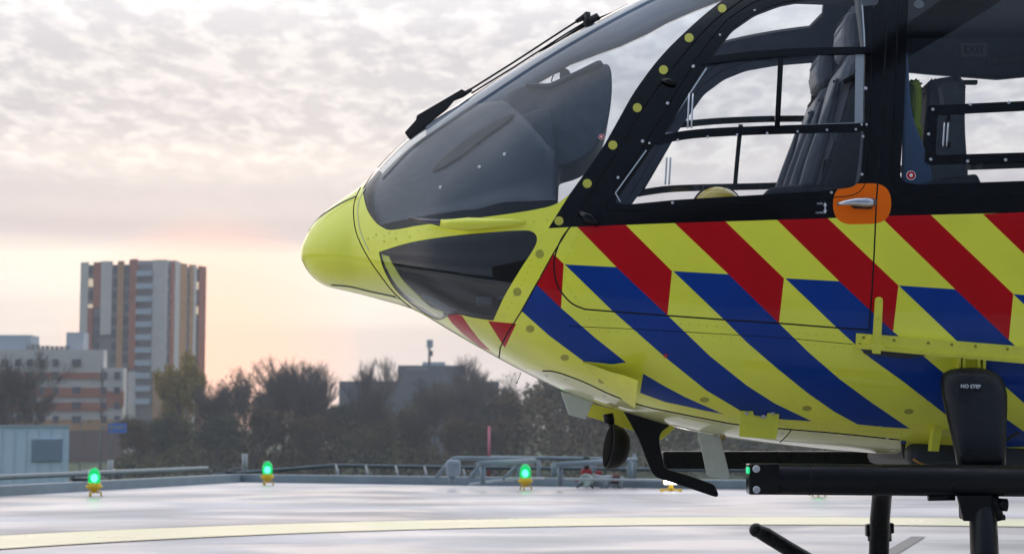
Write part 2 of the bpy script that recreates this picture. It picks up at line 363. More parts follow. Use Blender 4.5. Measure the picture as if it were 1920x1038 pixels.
def inside(poly, Q):
    x, y = Q[:, 0], Q[:, 1]; r = np.zeros(len(Q), bool); n = len(poly); j = n-1
    for i in range(n):
        xi, yi = poly[i]; xj, yj = poly[j]; c = (yi > y) != (yj > y)
        with np.errstate(divide='ignore', invalid='ignore'): r ^= c & (x < (xj-xi)*(y-yi)/((yj-yi) if yj != yi else 1e-12)+xi)
        j = i
    return r

# ------------------------------------------------------------------ outlines read on the near side
TOP, BOTM = 0.0, math.pi
SE = SMAX
nose_seam = curve_px([(676, 351), (665, 377), (663, 404), (669, 439), (688, 479), (713, 516), (740, 550), (771, 577)])
NOSE = [('st', .001, TOP), ('st', sS(690), TOP)] + nose_seam + [('st', sS(800), BOTM), ('st', .001, BOTM)]
pillar_l = curve_px([(1068, 364), (1125, 284), (1156, 231), (1191, 170), (1241, 104), (1300, 46), (1345, 8), (1385, -22)], 4)
ws_low = curve_px([(681, 364), (688, 392), (702, 414), (717, 426), (736, 431), (786, 422.5), (867, 412), (945, 402), (1002, 393), (1041, 383), (1068, 364)], 5)
WS = [('st', sS(693), TOP), (681, 352)] + ws_low + pillar_l[1:] + [('st', sS(1440), .26), ('st', sS(1440), TOP)]
CHIN = curve_px([(711, 472), (771, 454), (848, 442), (925, 435), (975, 432), (995, 433), (1006, 443), (1003, 462), (975, 506), (948, 551), (935, 578), (925, 600)], 5) + \
       curve_px([(921, 600), (887, 595), (860, 589), (842, 591), (826, 599), (806, 593), (771, 570), (740, 541), (719, 504), (711, 476)], 4)
fd_front = curve_px([(1405, -12), (1392, 0), (1337, 42), (1286, 98), (1227, 174), (1176, 254), (1125, 339), (1090, 395), (1069, 425), (1052, 449), (1041, 478), (1039, 503), (1043, 527), (1053, 548), (1073, 569), (1097, 579.5)], 4)
fd_low = [(1147, 583.5), (1247, 591), (1358, 599), (1459, 605.5), (1566, 614), (1629, 618)]
fd_rear = curve_px([(1629, 618), (1633, 573), (1639, 476), (1643, 380), (1646, 339), (1652, 212), (1661, 85), (1665, 0), (1666, -25)], 3)
SR = p2st(1666, -25); SF = p2st(1405, -12)
FDOOR = fd_front + fd_low + fd_rear[1:] + [('st', SR[0], .70), ('st', (SR[0]+SF[0])/2, .70), ('st', SF[0]+.05, .71)]
sd_low = [(1629, 618), (1700, 625), (1800, 633), (1920, 644), (2100, 656), (2280, 668)]
SDOOR = [(1666, -25)] + fd_rear[::-1][1:] + sd_low[1:] + [('st', p2st(2280, 668)[0], .70), ('st', SR[0], .70)]
DWIN = rounded([(1150, 381), (1240, 252), (1320, 124), (1371, 54), (1414, 24), (1462, 6), (1530, -6), (1618, -14), (1622, 100), (1621, 240), (1613, 350), (1530, 359), (1400, 366.5), (1261, 375), (1180, 383)],
               [16, 0, 0, 10, 10, 10, 10, 12, 0, 0, 26, 0, 0, 0, 10])
SWIN = rounded([(1704, -18), (1700, 85), (1695, 212), (1687, 340), (1722, 346), (1920, 339), (2230, 330), (2240, -26)], [14, 0, 0, 22, 0, 0, 22, 14])
seam1 = fd_front + fd_low + fd_rear[1:]
seam2 = [(1067, 427), (1037, 476), (977, 584), (950, 627), (938, 651), (935.5, 675)]
seam3 = curve_px([(1017, 695), (1043, 697), (1093, 715), (1147, 740), (1208, 761), (1285, 777), (1341, 788), (1387, 796), (1476, 804), (1572, 812), (1687, 824)], 4)
seam4 = [(1484, 805), (1474, 818), (1462, 829)]
seam5 = nose_seam
seam6 = [(1066, 611), (1200, 617), (1459, 632), (1600, 645)]
dwin_seam = rounded([(1128, 398), (1228, 240), (1306, 110), (1362, 38), (1410, 6), (1470, -14), (1640, -22), (1634, 100), (1631, 240), (1624, 366), (1530, 372), (1400, 380), (1180, 396)], [24, 0, 0, 10, 10, 10, 14, 0, 0, 40, 0, 0, 16])
swin_seam = rounded([(1686, -22), (1681, 100), (1672, 300), (1670, 362), (1740, 369), (1920, 363), (2245, 352), (2255, -22)], [14, 0, 0, 34, 0, 0, 22, 14])
R_ = RED; marks = []        # (material index, polygon): 0 yellow 1 red 2 blue 3 black 4 orange 5 dot 6 ochre
belt = [(1028, 428), (1070, 425.5), (1266, 418), (1459, 412), (1554, 409), (1647, 405), (1920, 398.5), (2280, 386)]
marks.append((3, [belt[0], (1068, 364)] + pillar_l[1:] + [('st', sS(1440), .26), ('st', sS(1440), TOP), ('st', SE, TOP), ('st', SE, p2st(2280, 386)[1])] + belt[::-1][:-1]))
red = [[(1037, 475), (1057, 494.5), (1052, 577), (1005, 532)],
       [(1082, 425), (1173, 421.4), (1260, 508), (1251.5, 591), (1156, 500.6)],
       [(1265, 418), (1360, 415), (1470, 521.5), (1460.5, 605.5), (1366, 514)],
       [(1457, 412), (1552, 409), (1684.5, 535), (1674.5, 621), (1573.5, 527)],
       [(1650, 405), (1745, 402.5), (1900, 551), (1891.5, 637), (1791, 542)],
       [(1842.5, 401), (1937, 397), (2112, 567), (2104, 655), (2008, 560)],
       [(2035, 397), (2130, 393), (2324, 583), (2312, 673), (2222, 576)],
       [(838, 592), (852, 587), (866, 591), (880, 612), (898, 635), (921, 658), (900, 650), (868, 626), (848, 606)],
       [(915, 601.5), (968, 606.5), (946.5, 652)]]
marks += [(1, p) for p in red]
blue = [[(1005, 532), (1052, 577), (1115, 632), (1174, 679), (1148, 682.5), (1094.6, 677), (1030, 629), (977, 582)],
        [(1059, 495.6), (1156, 500.6), (1251.5, 590.5), (1331, 667), (1400, 722), (1453, 756), (1522, 789), (1470, 786), (1400, 776), (1381, 765), (1324, 731), (1247, 669), (1150, 584)],
        [(1262, 508), (1366, 514), (1460.5, 605.5), (1515.6, 659.5), (1573.5, 709.6), (1631, 752), (1706, 803), (1660, 800), (1608, 795), (1564, 771), (1514, 736), (1457, 690), (1400, 641), (1358.6, 600)],
        [(1472.5, 521.5), (1573.5, 527), (1674.5, 621), (1731.5, 667), (1785, 712), (1888, 786), (1960, 836), (1880, 838), (1774, 777), (1689, 711.5), (1631, 670), (1570, 615)],
        [(1685, 535), (1791, 542), (1891.5, 637), (1960, 698), (2050, 772), (2120, 820), (2080, 850), (2000, 814), (1920, 755), (1846, 690), (1783.6, 628.6)],
        [(2112, 567), (2222, 576), (2312, 673), (2400, 750), (2400, 830), (2210, 662)],
        [(1900, 551), (2008, 560), (2104, 655), (2150, 700), (2150, 780), (1998, 645)],
        [(1206, 700), (1247, 724), (1285, 744), (1357, 776), (1320, 769), (1285, 761), (1247, 753), (1200, 736)]]
marks += [(2, p) for p in blue]
marks.append((4, rounded([(1562, 345), (1671, 343), (1671, 419), (1562, 421)], 38, 8)))
marks.append((7, [('st', sS(950), BOTM), (952, 684), (985, 693)] + seam3 + [(1692, 836), ('st', sS(1700), BOTM)]))  # belly below the seam, coloured with the painted deck reflection
for x, y, r in [(1354, 16, 8), (1292, 71, 8.5), (1244, 131, 8.5), (1195, 202, 8.5), (1149, 272, 8.5), (1101, 344, 8.5), (1048, 414, 8.5)]: marks.append((5, disc_px(x, y, r)))
for x, y, rx, ry in [(1012, 476, 8, 8.5), (970, 547, 8, 8), (994, 616, 8, 7), (1059, 670, 8, 6), (1130, 713, 8.5, 5.5), (1321, 749, 9, 5), (1513, 765, 9, 5), (1704, 771, 9, 5)]:
    marks.append((6, [(x+rx*math.cos(t), y+ry*math.sin(t)) for t in np.linspace(0, 2*math.pi, 17)[:-1]]))
OVW = [('st', X2S(.00), .12), ('st', X2S(.03), .50), ('st', X2S(.10), .62), ('st', X2S(.70), .63), ('st', X2S(.75), .56), ('st', X2S(.75), .12)]
FOOT = None
regs = dict(nose=chart(NOSE), ws=chart(WS), chin=chart(CHIN), fd=chart(FDOOR), sdoor=chart(SDOOR), dwin=chart(DWIN), swin=chart(SWIN), ovw=chart(OVW))
mk = [(i, chart(p)) for i, p in marks]
SW = 3.0
seams = [chart(strip_px(line_px(s, 9, False), w_)) for s, w_ in ((seam1, SW), (seam2, 2.6), (seam3, 2.4), (seam4, 2.0), (seam5, 2.0), (seam6, 1.2))]
seams += [chart(strip_px(line_px(s+[s[0]], 9, False), 1.8)) for s in (dwin_seam, swin_seam)]
# ------------------------------------------------------------------ one constrained triangulation of the near half, then split
V = []; E_ = []
def add_loop(P):
    b = len(V); n = len(P); V.extend([(float(p[0]), float(p[1])) for p in P]); E_.extend([(b+k, b+(k+1) % n) for k in range(n)])
bd = []; n_ = 60
for k in range(n_): bd.append((.001*KS+(SE-.001)*KS*k/n_, 0))
for k in range(n_): bd.append((SE*KS, BOTM*KT*k/n_))
for k in range(n_): bd.append((SE*KS-(SE-.001)*KS*k/n_, BOTM*KT))
for k in range(n_): bd.append((.001*KS, BOTM*KT*(1-k/n_)))
add_loop(bd)
for P in list(regs.values())+[p for _, p in mk]+seams:
    P = P.copy(); P[:, 0] = np.clip(P[:, 0], .001*KS, SE*KS); P[:, 1] = np.clip(P[:, 1], 0, BOTM*KT); add_loop(P)
for i in range(1, 118):
    for j in range(1, 80):
        V.append(((.001+(SE-.001)*(i+(.5 if j % 2 else 0)-.25)/118)*KS, BOTM*KT*j/80))
r = geometry.delaunay_2d_cdt([Vector(v) for v in V], E_, [], 0, 1e-6)
VV = np.array([tuple(v) for v in r[0]]); TR = np.array([tuple(f) for f in r[2] if len(f) == 3])
cen = VV[TR].mean(1); ar = (VV[TR[:, 1]]-VV[TR[:, 0]]); br = (VV[TR[:, 2]]-VV[TR[:, 0]]); area = ar[:, 0]*br[:, 1]-ar[:, 1]*br[:, 0]
TR[area < 0] = TR[area < 0][:, ::-1]; keep = np.abs(area) > 1e-11; TR = TR[keep]; cen = cen[keep]
ins = {k: inside(P, cen) for k, P in regs.items()}
seam_m = np.zeros(len(TR), bool)
for P in seams: seam_m |= inside(P, cen)
col = np.zeros(len(TR), int)
for i, P in mk: col[inside(P, cen)] = i
col[ins['ws'] | ins['chin']] = 0
part = np.full(len(TR), 0)                # 0 shell
part[ins['nose']] = 1; part[ins['fd']] = 3; part[ins['sdoor'] & ~ins['fd']] = 4
col[(col == 0) & (cen[:, 1] < .62*KT) & (cen[:, 0] > sS(1440)*KS)] = 3
part[ins['ovw']] = 9; part[ins['ws']] = 5; part[ins['chin']] = 6; part[ins['dwin']] = 7; part[ins['swin'] & ins['sdoor']] = 8
g = part >= 5; part[seam_m & ~g] = 2
S3 = VV[:, 0]/KS; T3 = VV[:, 1]/KT; P3 = surf(S3, T3); N3 = normals(P3, S3, T3)
def build_part(name, pid, mats, parent, off=0., thick=.022, mirror=False, inner=None, rim=None):
    t = TR[part == pid]; c = col[part == pid]; used, inv = np.unique(t, return_inverse=True); t = inv.reshape(-1, 3); n = len(used)
    P = P3[used]+N3[used]*off; Nn = N3[used]; fl = t[:, ::1]
    # orientation: outward
    a = P[fl[:, 1]]-P[fl[:, 0]]; b = P[fl[:, 2]]-P[fl[:, 0]]; cr = np.cross(a, b); flip = (cr*Nn[fl[:, 0]]).sum(1) < 0
    fl = fl.copy(); fl[flip] = fl[flip][:, ::-1]
    verts = [P]; nor = [Nn]; faces = [fl]; mi = [c if len(mats) > 1 else np.zeros(len(c), int)]; sm = [np.ones(len(fl), bool)]
    if thick:
        Q = P-Nn*thick; verts.append(Q); nor.append(-Nn); faces.append(fl[:, ::-1]+n); mi.append(np.full(len(fl), len(mats))); sm.append(np.ones(len(fl), bool))
        e = np.concatenate([fl[:, [0, 1]], fl[:, [1, 2]], fl[:, [2, 0]]]); key = {(int(x), int(y)) for x, y in e}
        bed = [(x, y) for x, y in key if (y, x) not in key and not (abs(P[x, 1]) < 1e-6 and abs(P[y, 1]) < 1e-6)]
        rv = []; rf = []
        for x, y in bed:
            k = 2*n+len(rv); rv += [P[x], P[y], Q[y], Q[x]]; rf.append((k+1, k, k+3, k+2))
        if rv: verts.append(np.array(rv)); nor.append(np.zeros((len(rv), 3)))
        allm = list(mats)+[inner or LIN, rim or RUB]
    else: rf = []; allm = list(mats)
    VA = np.concatenate(verts); NA = np.concatenate(nor); FA = [tuple(f) for ff in faces for f in ff]+rf
    MI = list(np.concatenate(mi))+[len(mats)+1]*len(rf); SMO = list(np.concatenate(sm))+[False]*len(rf)
    if mirror: VA = VA*np.array([1, -1, 1]); NA = NA*np.array([1, -1, 1]); FA = [tuple(f[::-1]) for f in FA]
    return mesh_obj(name, VA, FA, allm, parent, MI, SMO, NA)
HELI = thing('helicopter', 'yellow ambulance helicopter with red and blue diagonal stripes standing on skids', 'helicopter', (OX, OY, 0), -YAW)
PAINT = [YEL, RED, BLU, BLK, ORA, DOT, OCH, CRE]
PLAIN = PAINT
def both(name, pid, mats, parent=HELI, label=None, **k):
    out = []
    for m in (False, True):
        o = build_part(name, pid, mats, parent if not isinstance(parent, (list, tuple)) else parent[m], mirror=m, **k); out.append(o)
    return out
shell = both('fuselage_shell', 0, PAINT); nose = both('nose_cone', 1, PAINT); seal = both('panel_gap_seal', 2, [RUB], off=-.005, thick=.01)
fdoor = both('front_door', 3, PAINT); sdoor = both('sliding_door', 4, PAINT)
wsg = both('windshield', 5, [GWS], off=-.002, thick=0); chg = both('chin_window', 6, [GCH], off=-.002, thick=0)
dwg = both('door_window', 7, [GDR], parent=fdoor, off=-.004, thick=0); swg = both('door_window', 8, [GDR], parent=sdoor, off=-.004, thick=0)
ovg = both('overhead_window', 9, [GWS], off=-.002, thick=0)
fdoor[0]['label'] = 'black and striped front door with pilot windows, nearest the camera'

# ------------------------------------------------------------------ raised trim that follows the body surface
def trim(name, poly, off, thick, m, parent, holes=(), step=8., mirror=False, surf_off=None):
    """polygon in picture points laid on the body, standing off..off+thick proud of it"""
    V_ = []; E2 = []
    def lp(P):
        b = len(V_); V_.extend(P); n = len(P); E2.extend([(b+k, b+(k+1) % n) for k in range(n)])
    outer = line_px(poly, step); lp(outer); hs = [line_px(h, step) for h in holes]
    for h in hs: lp(h)
    A = np.array(outer); x0, y0 = A.min(0); x1, y1 = A.max(0); gx = np.arange(x0, x1, step*1.5); gy = np.arange(y0, y1, step*1.5)
    G = np.array([(a, b) for a in gx for b in gy]); 
    if len(G): V_.extend([tuple(g_) for g_ in G[inside(A, G)]])
    r_ = geometry.delaunay_2d_cdt([Vector(v) for v in V_], E2, [], 0, 1e-5)
    W = np.array([tuple(v) for v in r_[0]]); T_ = np.array([tuple(f) for f in r_[2] if len(f) == 3]); c_ = W[T_].mean(1); ok = inside(A, c_)
    for h in hs: ok &= ~inside(np.array(h), c_)
    T_ = T_[ok]; u_, inv = np.unique(T_, return_inverse=True); T_ = inv.reshape(-1, 3); W = W[u_]
    st = np.array([p2st(*w) for w in W]); P = surf(st[:, 0], st[:, 1]); Nn = normals(P, st[:, 0], st[:, 1])
    o1 = np.array([off(*w) if callable(off) else off for w in W])[:, None]
    lo = P+Nn*o1; hi = P+Nn*(o1+thick); n = len(P)
    fl = T_.copy(); cr = np.cross(hi[fl[:, 1]]-hi[fl[:, 0]], hi[fl[:, 2]]-hi[fl[:, 0]]); fp = (cr*Nn[fl[:, 0]]).sum(1) < 0; fl[fp] = fl[fp][:, ::-1]
    e = np.concatenate([fl[:, [0, 1]], fl[:, [1, 2]], fl[:, [2, 0]]]); key = {(int(x), int(y)) for x, y in e}; bed = [(x, y) for x, y in key if (y, x) not in key]
    rv = []; rf = []
    for x, y in bed:
        k = 2*n+len(rv); rv += [hi[x], hi[y], lo[y], lo[x]]; rf.append((k+1, k, k+3, k+2))
    VA = np.concatenate([hi, lo]+([np.array(rv)] if rv else [])); NA = np.concatenate([Nn if not callable(off) else Nn*0, -Nn]+([np.zeros((len(rv), 3))] if rv else []))
    FA = [tuple(f) for f in fl]+[tuple(f[::-1]+n) for f in fl]+rf; sm = [True]*(2*len(fl))+[False]*len(rf)
    if mirror: VA = VA*np.array([1, -1, 1]); NA = NA*np.array([1, -1, 1]); FA = [tuple(f[::-1]) for f in FA]
    return mesh_obj(name, VA, FA, m, parent, None, sm, NA)
def surf_at(px, py, off=0.):
    s, t = p2st(px, py); P = surf(np.array([s]), np.array([t])); N_ = normals(P, np.array([s]), np.array([t])); return Vector(P[0]+N_[0]*off), Vector(N_[0])
def quat_to(n): return Vector(n).to_track_quat('Z', 'Y').to_matrix()
def screw(px, py, r, m, parent, name='screw', h=.0035, off=0.):
    p, n = surf_at(px, py, off); b = MB(); b.lathe(p, [(r, -.002), (r, h*.6), (r*.8, h), (r*.45, h), (r*.38, h*.45)], 14, quat_to(n)); return b.build(name, m, parent)
bar1 = strip_px(line_px(curve_px([(1314, 117), (1400, 106), (1480, 100), (1560, 97), (1633, 96)]), 12, False), 13)
bar2 = strip_px(line_px(curve_px([(1227, 264), (1300, 252), (1400, 246), (1500, 243), (1560, 241), (1629, 239)]), 12, False), 15)
vbar = strip_px([(1464, 110), (1457, 240)], 10)
slant = strip_px(line_px([(1238, 258), (1322, 116)], 10, False), 9)
railv = strip_px([(1612, 100), (1610, 240)], 15)
ring_o = rounded([(1752, 199), (1740, 199), (1733, 306), (1748, 309), (1920, 303), (2215, 294), (2215, 181), (1920, 191)], [6, 10, 12, 0, 0, 12, 12, 0]); ring_i = rounded([(1757, 216), (1753, 292), (1920, 287), (2200, 279), (2200, 198), (1920, 208)], [7, 7, 0, 7, 7, 0])
RAILG = mat('pane_rail_grey', (.30, .34, .38), .4)
for m in (False, True):
    for q in (bar1, bar2): trim('window_bar', q, -.002, .010, BLK, fdoor[m], mirror=m)
    trim('sliding_pane_frame', vbar, -.003, .008, BLK, fdoor[m], mirror=m); trim('sliding_pane_frame', slant, -.003, .006, BLK, fdoor[m], mirror=m)
    trim('sliding_pane_rail', railv, -.003, .005, RAILG, fdoor[m], mirror=m)
    trim('pane_frame', ring_o, -.002, .012, BLK, sdoor[m], holes=[ring_i], mirror=m)
EDG = mat('acrylic_edge_highlight', (.55, .60, .64), .15, coat=1)  # pale colour paints the highlights along the clear pane edges
for e_ in (strip_px(line_px([(1244, 250), (1325, 128)], 8, False), 2.6), strip_px(line_px([(1247, 251), (1300, 247), (1400, 240), (1450, 236)], 8, False), 2.6), strip_px(line_px([(1470, 236), (1608, 231)], 8, False), 2.0), strip_px(line_px([(1163, 378), (1154, 362), (1190, 312), (1212, 282)], 8, False), 2.2), strip_px(line_px([(1616, 4), (1620, 60), (1621, 92)], 8, False), 2.4)):
    trim('pane_edge_highlight', e_, .0, .002, EDG, fdoor[0], step=5)
b = MB(); s0, s1 = sS(694), sS(1440); pts = [Vector(surf(np.array([s]), np.array([0.]))[0]) for s in np.linspace(s0, s1, 40)]
b.tube([p+Vector((0, 0, .001)) for p in pts], (.006), 8); 
for ob in [b.build('windshield_post', BLK, HELI)]: ob.scale = (1, 4.0, 1)
for nm_, pts_ in (('cone_groove', [(575, 432), (598, 408), (636, 383), (668, 368)]), ('cone_groove', [(621, 534), (656, 537), (694, 546), (742, 556)]), ('cone_rim', [(684, 353), (673, 378), (671, 404), (677, 437), (692, 470)])):
    trim(nm_, strip_px(line_px(curve_px(pts_), 5, False), 2.0 if nm_ == 'cone_groove' else 1.6), .0006, .0008, DGR if nm_ == 'cone_groove' else mat('pale_sealant', (.62, .62, .35), .4), nose[0] if nm_ == 'cone_groove' else HELI, step=4)
# window screws
for x, y in [(1415, 20), (1350, 66), (1300, 125), (1252, 194), (1205, 265), (1438, 100), (1497, 96), (1556, 93), (1613, 91), (1326, 114), (1380, 106), (1621, 98), (1630, 98)]: screw(x, y, .0065 if x < 1320 else .0045, STL, fdoor[0])
for x, y in [(1327, 258), (1382, 254), (1438, 251), (1495, 248), (1550, 245), (1604, 244), (1615, 235), (1624, 235), (1218, 270), (1271, 264), (1623, 166)]: screw(x, y, .0045 if y != 166 else .007, STL, fdoor[0], off=.008 if y != 166 else 0.)
for x, y in [(1159, 333), (1261, 380), (1559, 361), (1616, 327), (1618, 256)]: screw(x, y, .0055, STL, fdoor[0])
for x, y in [(1748, 207), (1740, 253), (1744, 300), (1813, 303.5), (1884, 301), (1818, 197.5), (1890, 194)]: screw(x, y, .006, STL, sdoor[0], off=.010)
for x, y in [(946, 289), (899, 313), (826, 351)]: screw(x, y, .0065, WHT, HELI, 'rivet')
screw(897, 268, .004, GRY, HELI, 'rivet')
for x, y in [(690, 447), (768, 443), (720, 452), (742, 447), (1000, 415), (960, 420), (1025, 412), (705, 440), (730, 436)]: screw(x, y, .0045, YEL2, HELI, 'rivet', h=.002)
for x, y in [(1024, 704), (1025, 716), (1060, 711), (1132, 742), (1207, 765), (1281, 783), (1357, 795), (1467, 812), (1525, 810), (1590, 817), (1664, 821), (1471, 826)]: screw(x, y, .006, STL, HELI, 'screw', h=.002)
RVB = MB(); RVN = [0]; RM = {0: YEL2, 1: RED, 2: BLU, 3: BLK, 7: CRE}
def paint_at(x, y):
    q = np.array([[a_*k for a_, k in zip(p2st(x, y), (KS, KT))]]); c = 0
    for i_, P in mk:
        if inside(P, q)[0]: c = i_
    return c
RVQ = []
def rivets(pts, n, r=.0032):
    P = line_px(pts, 2., False)
    for k in range(n):
        x, y = P[int(k*(len(P)-1)/(n-1))]; c = paint_at(x, y); m = RM.get(c, YEL2); p, nn = surf_at(x, y, 0); prof_ = [(r, -.001), (r*.8, .0012), (r*.3, .0016)]
        if RVN[0] < 60: MB().lathe(p, prof_, 8, quat_to(nn)).build('rivet', m, HELI); RVN[0] += 1
        else:
            n0 = len(RVB.bm.faces); RVB.lathe(p, prof_, 8, quat_to(nn)); RVB.bm.faces.ensure_lookup_table()
            for f in RVB.bm.faces[n0:]: f.material_index = list(RM).index(c) if c in RM else 0
for pts, n in (([(1105, 598), (1240, 604), (1460, 620), (1600, 632)], 30), ([(1090, 618), (1240, 625), (1460, 640), (1600, 652)], 30), ([(1480, 790), (1580, 797), (1680, 800), (1740, 792)], 30), ([(1470, 796), (1580, 806), (1690, 812)], 26),
               ([(1480, 735), (1492, 760), (1500, 785)], 7), ([(1055, 640), (1110, 690), (1200, 745)], 14), ([(1085, 435), (1062, 480), (1058, 530), (1085, 566)], 14), ([(700, 445), (760, 434), (848, 425)], 8), ([(1015, 440), (985, 520), (945, 590)], 14), ([(1700, 700), (1705, 740), (1730, 780)], 9), ([(1740, 750), (1765, 775)], 6)):
    rivets(pts, n)
RVB.build('rivet', list(RM.values()), HELI)['kind'] = 'stuff'
# red ring markers
for x, y, r, pr in [(1708, 329, 9, sdoor[0]), (1128, 257, 6, HELI), (1248, 666, 4, HELI)]:
    p, n = surf_at(x, y, .0015); R3 = quat_to(n); u = sz(1)
    MB().lathe(p, [(r*u, 0), (r*u, .001)], 24, R3).build('ring_marker', WHT if r > 5 else RED, pr)
    if r > 5: MB().lathe(p, [(r*u*.84, .0011), (r*u*.84, .002)], 24, R3).build('ring_marker', RED, pr); MB().lathe(p, [(r*u*.38, .0021), (r*u*.38, .003)], 20, R3).build('ring_marker', WHT, pr)
    else: MB().lathe(p, [(r*u*.5, .0011), (r*u*.5, .002)], 20, R3).build('ring_marker', mat('pink_ring', (.7, .1, .15), .5), pr)
screw(1723, 9, .020, GRY, sdoor[0], 'round_sticker', h=.001)
# finger grips on the sliding panes
for x, y0, y1, pr in [(1293, 178, 242, fdoor[0]), (1251, 297, 347, fdoor[0]), (1770, 232, 276, sdoor[0])]:
    for dx in (-3.5, 3.5): MB().tube([surf_at(x+dx+3*(1-(y-y0)/(y1-y0)), y, .012)[0] for y in np.linspace(y0, y1, 6)], .0035, 8).build('finger_grip', STL if y0 == 178 or y0 == 232 else GLS, pr)
for y in (223, 273): MB().box(surf_at(1778, y, .012)[0], (.012, .014, .02), bevel=.003).build('pane_latch', BLK, sdoor[0])
# door handle
hd = MB(); a, n = surf_at(1568, 384, .018); b2, _ = surf_at(1600, 381, .030); c2, _ = surf_at(1640, 381, .018)
hd.tube([a, a.lerp(b2, .5)+n*.004, b2, b2.lerp(c2, .6), c2], [(.006, .006), (.010, .010), (.013, .014), (.014, .018), (.010, .014)], 14)
handle = hd.build('door_handle', STL, fdoor[0]); trim('handle_recess', rounded([(1592, 383), (1640, 384), (1634, 392), (1600, 391)], 4), .0012, .0008, RUB, fdoor[0], step=4)
p, n = surf_at(1635, 381, .026); MB().lathe(p, [(.0085, 0), (.0085, .003), (.006, .0035)], 18, quat_to(n)).build('handle_lock', GRY, handle); MB().lathe(p, [(.004, .0036), (.004, .005)], 14, quat_to(n)).build('lock_core', RUB, handle)
# arrow with its two words
trim('arrow_marking', [(1547, 379), (1550.5, 386), (1548, 386), (1548, 394), (1550.5, 394), (1547, 401), (1543.5, 394), (1546, 394), (1546, 386), (1543.5, 386)], .0012, .0005, WHT, fdoor[0], step=3)
def surf_text(name, s, px, py, hpx, m, parent, off=.002, ext=.0006):
    p, n = surf_at(px, py, off); return text_mesh(name, s, sz(hpx)*1.35, m, parent, p, (1, 0, 0), Vector((0, 0, 1)), ext)
for s, y in (('OPEN', 382), ('CLOSED', 399)): surf_text('door_lettering', s, 1537, y, 3.2, WHT, fdoor[0], .004)
# hinge blocks on the front door edge
for x, y, dx, dy in [(1243, 152, 22, 8), (1088, 399, 34, 22)]:
    p, n = surf_at(x, y, .006); q, _ = surf_at(x+dx, y+dy, .006); MB().tube([p, p.lerp(q, .5)+n*.006, q], [.010, .013, .008] if dx < 30 else [.013, .02, .012], 10).build('door_hinge', BLK, fdoor[0])
# sliding door rail, arm and its brackets
rail = trim('sliding_rail', [(1605, 624), (1700, 631), (1920, 649), (2110, 663), (2110, 690), (1920, 672), (1840, 668), (1727, 657), (1604, 645)], .0, .022, YEL2, HELI)
trim('rail_lip', [(1604, 642), (1727, 655), (2110, 687), (2110, 694), (1727, 661), (1604, 650)], .022, .012, YEL2, rail)
trim('rail_pocket', rounded([(1616, 655), (1660, 658), (1740, 663), (1730, 667), (1700, 672), (1620, 663)], 3), .001, .0015, DGR, HELI, step=5)
trim('rail_guide', [(1622, 640), (1656, 642), (1656, 652), (1622, 649)], .022, .016, YEL2, rail)
arm = trim('door_arm', rounded([(1638, 557), (1652, 558), (1648, 659), (1632, 658)], [7, 7, 2, 2]), .026, .012, YEL2, sdoor[0], step=5)
for x, y in [(1645, 564), (1642, 594)]: screw(x, y, .0075, YEL2, arm, 'bolt', h=.004, off=.038)
for x, y in [(1617, 631), (1674, 636), (1738, 641), (1782, 644), (1826, 647), (1886, 652), (1610, 643)]: screw(x, y, .0055, mat('olive_screw', (.30, .31, .03), .4, metal=.5), rail, h=.003, off=.022)
for x in (1795, 1804, 1832, 1842): trim('rail_bracket', [(x-2, 665), (x+3, 665), (x+3, 692), (x-2, 691)], .0, .03, YEL2, HELI, step=6)
# flared yellow vane low on the side, its rear edge standing off the skin
trim('cooling_vane', [(1092, 677), (1120, 681), (1147, 683), (1175, 680), (1206, 679), (1203, 710), (1200, 736), (1185, 731), (1160, 720), (1120, 697)], lambda x, y: .002+.11*max(0, (x-1092)/114)**1.6*max(0, 1-max(0, (y-690))/75)**.5, .004, YEL2, HELI)
# yellow hoist bracket
p0 = surf_at(1424, 775, .012)[0].y
MB().plate([hp(1387, 769, p0), hp(1412, 770, p0), hp(1414, 783, p0), hp(1436, 784, p0), hp(1440, 771, p0), hp(1461, 772, p0), hp(1459, 800, p0), hp(1455, 823, p0), hp(1386, 818, p0)], (0, .010, 0), .002).build('step_bracket', YEL2, HELI)
for x in (1400, 1449): MB().lathe(hp(x, 774, p0-.006), [(.007, 0), (.007, .004), (.004, .005)], 12, quat_to((0, -1, 0))).build('bolt', STL, HELI)
MB().lathe(hp(1431, 782, p0+.01), [(.010, -.01), (.010, .012)], 14, quat_to((0, -1, 0))).build('bolt', STL, HELI)
# pitot probe with its faired base
q = [surf_at(x, y, o)[0] for x, y, o in [(790, 419, .075), (820, 422, .07), (843, 425, .062)]]
pit = MB().tube([q[0], q[1], q[2]], [.0075, .0085, .013], 16).build('pitot_tube', mat('dark_steel', (.16, .15, .17), .3, metal=1, var=.15, vscale=30), HELI)
q = [surf_at(x, y, o)[0] for x, y, o in [(842, 425, .062), (858, 426, .055), (885, 424, .035), (920, 421, .016), (960, 418, .004), (985, 417, -.004)]]
MB().tube(q, [(.0125, .014), (.020, .019), (.030, .026), (.032, .022), (.024, .016), (.008, .008)], 20).build('pitot_fairing', YEL, pit)
